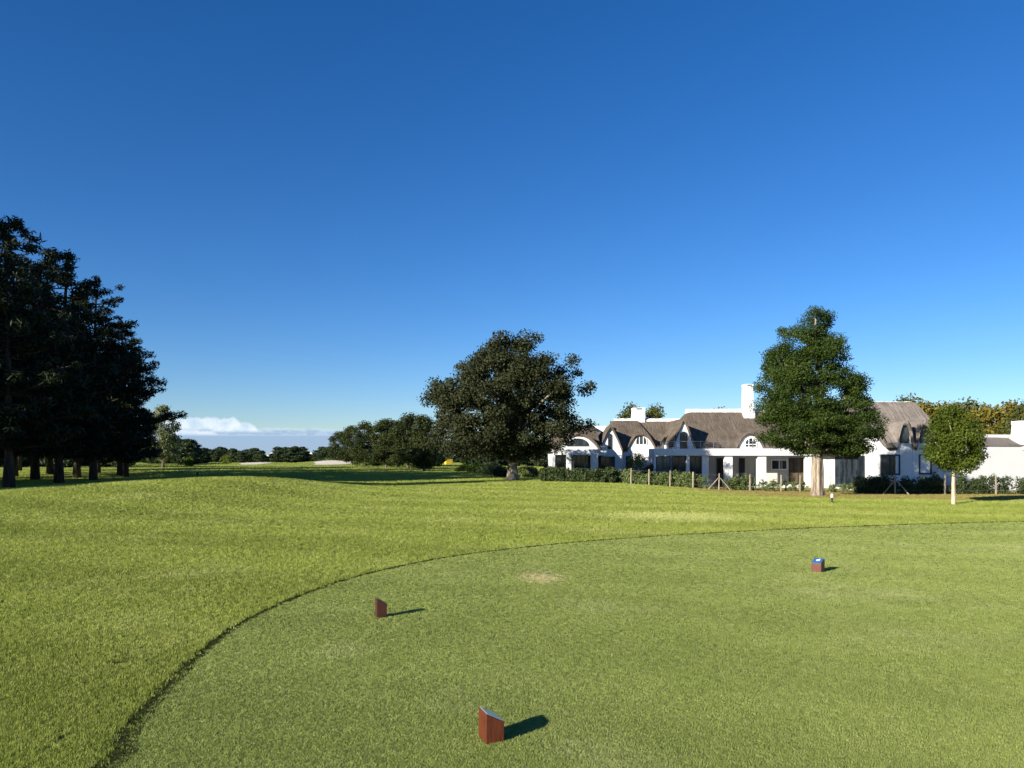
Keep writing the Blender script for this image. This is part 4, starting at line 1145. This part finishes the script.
# ------------------------------------------------------------------ light, sky, camera
SUN_AZ, SUN_EL = 47.0, 18.0      # shadows run forward-right by SUN_AZ
to_sun = Vector((-math.sin(R(SUN_AZ)) * math.cos(R(SUN_EL)), -math.cos(R(SUN_AZ)) * math.cos(R(SUN_EL)), math.sin(R(SUN_EL))))
sl = bpy.data.lights.new('sun', 'SUN'); sl.energy = 5.0; sl.angle = R(.53); sl.color = (1, .93, .80)
so = bpy.data.objects.new('sun', sl); COL.objects.link(so)
so.rotation_euler = (-to_sun).to_track_quat('-Z', 'Y').to_euler()

w = bpy.data.worlds.new('World'); scene.world = w; w.use_nodes = True
nt = w.node_tree; nt.nodes.clear(); h = N(nt)
sky = h.n('ShaderNodeTexSky'); sky.sky_type = 'NISHITA'; sky.sun_disc = False
sky.sun_elevation = R(SUN_EL)
sky.sun_rotation = math.atan2(to_sun.x, to_sun.y)
sky.air_density = 1.0; sky.dust_density = .1; sky.ozone_density = 2.0; sky.altitude = 100
hs = h.n('ShaderNodeHueSaturation'); hs.inputs['Saturation'].default_value = 1.22
gz = h.n('ShaderNodeSeparateXYZ'); h.link(h.n('ShaderNodeTexCoord').outputs['Generated'], gz.inputs[0])
tint = h.mix(h.maprange(gz.outputs[2], 0.0, .38), (.78, .93, 1.27), (.80, .89, 1.20))
h.link(h.mix(1.0, sky.outputs[0], tint, 'MULTIPLY'), hs.inputs['Color'])
col = hs.outputs[0]
tc = h.n('ShaderNodeTexCoord').outputs['Generated']
sx = h.n('ShaderNodeSeparateXYZ'); h.link(tc, sx.inputs[0])
yy = h.math('MAXIMUM', sx.outputs[1], .02)
U = h.math('DIVIDE', sx.outputs[0], yy); V = h.math('DIVIDE', sx.outputs[2], yy)
fwd = h.maprange(sx.outputs[1], .05, .2)
cv = h.n('ShaderNodeCombineXYZ'); h.link(U, cv.inputs[0]); h.link(V, cv.inputs[1])
# low grey-blue cloud bank on the horizon
bn = h.noise(h.mapping(cv.outputs[0], (1, 2.2, 1)), 22, 5, .6)
top = h.math('ADD', V, h.math('MULTIPLY', h.math('SUBTRACT', bn, .5), .007))
bank = h.math('MULTIPLY', h.maprange(top, .0385, .0345), h.math('MULTIPLY', fwd, h.maprange(U, -.13, -.20)))
bank = h.math('MULTIPLY', bank, h.maprange(V, -.05, .02, .55, .85))
col = h.mix(bank, col, (2.9, 4.2, 6.2))
# white cumulus heads on top of the bank
def cumulus(u0, u1, v0, vt, seed):
    n1 = h.n('ShaderNodeTexNoise'); n1.inputs['Scale'].default_value = 55; n1.inputs['Detail'].default_value = 7; n1.inputs['Roughness'].default_value = .6
    o = h.n('ShaderNodeVectorMath', operation='ADD'); h.link(cv.outputs[0], o.inputs[0]); o.inputs[1].default_value = (seed, seed * .7, 0); h.link(o.outputs[0], n1.inputs['Vector'])
    n2 = h.noise(h.mapping(o.outputs[0], (1, 0, 0)), 30, 3, .6)
    hgt = h.math('MULTIPLY', h.math('MULTIPLY', h.maprange(U, u0 - .015, u0 + .02), h.maprange(U, u1 + .012, u1 - .012)), vt - v0)
    hgt = h.math('MULTIPLY', hgt, h.math('ADD', .62, h.math('MULTIPLY', n2, .75)))
    tp = h.math('ADD', h.math('SUBTRACT', h.math('SUBTRACT', V, v0), hgt), h.math('MULTIPLY', h.math('SUBTRACT', n1.outputs['Fac'], .5), .016))
    mk = h.math('MULTIPLY', h.maprange(tp, .0025, -.0015), h.maprange(V, v0 - .003, v0 + .003))
    return h.math('MULTIPLY', mk, fwd), n1.outputs['Fac']
for u0, u1, v0, vt, sd in ((-.60, -.365, .037, .052, 1.3), (-.40, -.345, .034, .045, 4.1), (-.47, -.40, .030, .036, 8.2)):
    mk, nz = cumulus(u0, u1, v0, vt, sd)
    cc = h.mix(h.maprange(nz, .35, .65), (5.6, 6.9, 8.6), (8.2, 8.9, 9.6))
    col = h.mix(h.math('MULTIPLY', mk, .74), col, cc)
bg = h.n('ShaderNodeBackground'); h.link(col, bg.inputs['Color']); bg.inputs['Strength'].default_value = .0585
wo = h.n('ShaderNodeOutputWorld'); h.link(bg.outputs[0], wo.inputs['Surface'])

cam = bpy.data.cameras.new('camera'); co = bpy.data.objects.new('camera', cam); COL.objects.link(co)
cam.sensor_width = 36; cam.lens = F * 36 / 1024; cam.shift_y = (HZ - 384) / 1024
cam.clip_start = .1; cam.clip_end = 8000
co.location = (0, 0, CAM_H); co.rotation_euler = (R(90), 0, 0)
scene.camera = co
vs_ = scene.view_settings; vs_.view_transform = 'Standard'; vs_.look = 'None'; vs_.exposure = 1.02; vs_.gamma = 1.0
scene.render.resolution_x = 1024; scene.render.resolution_y = 768
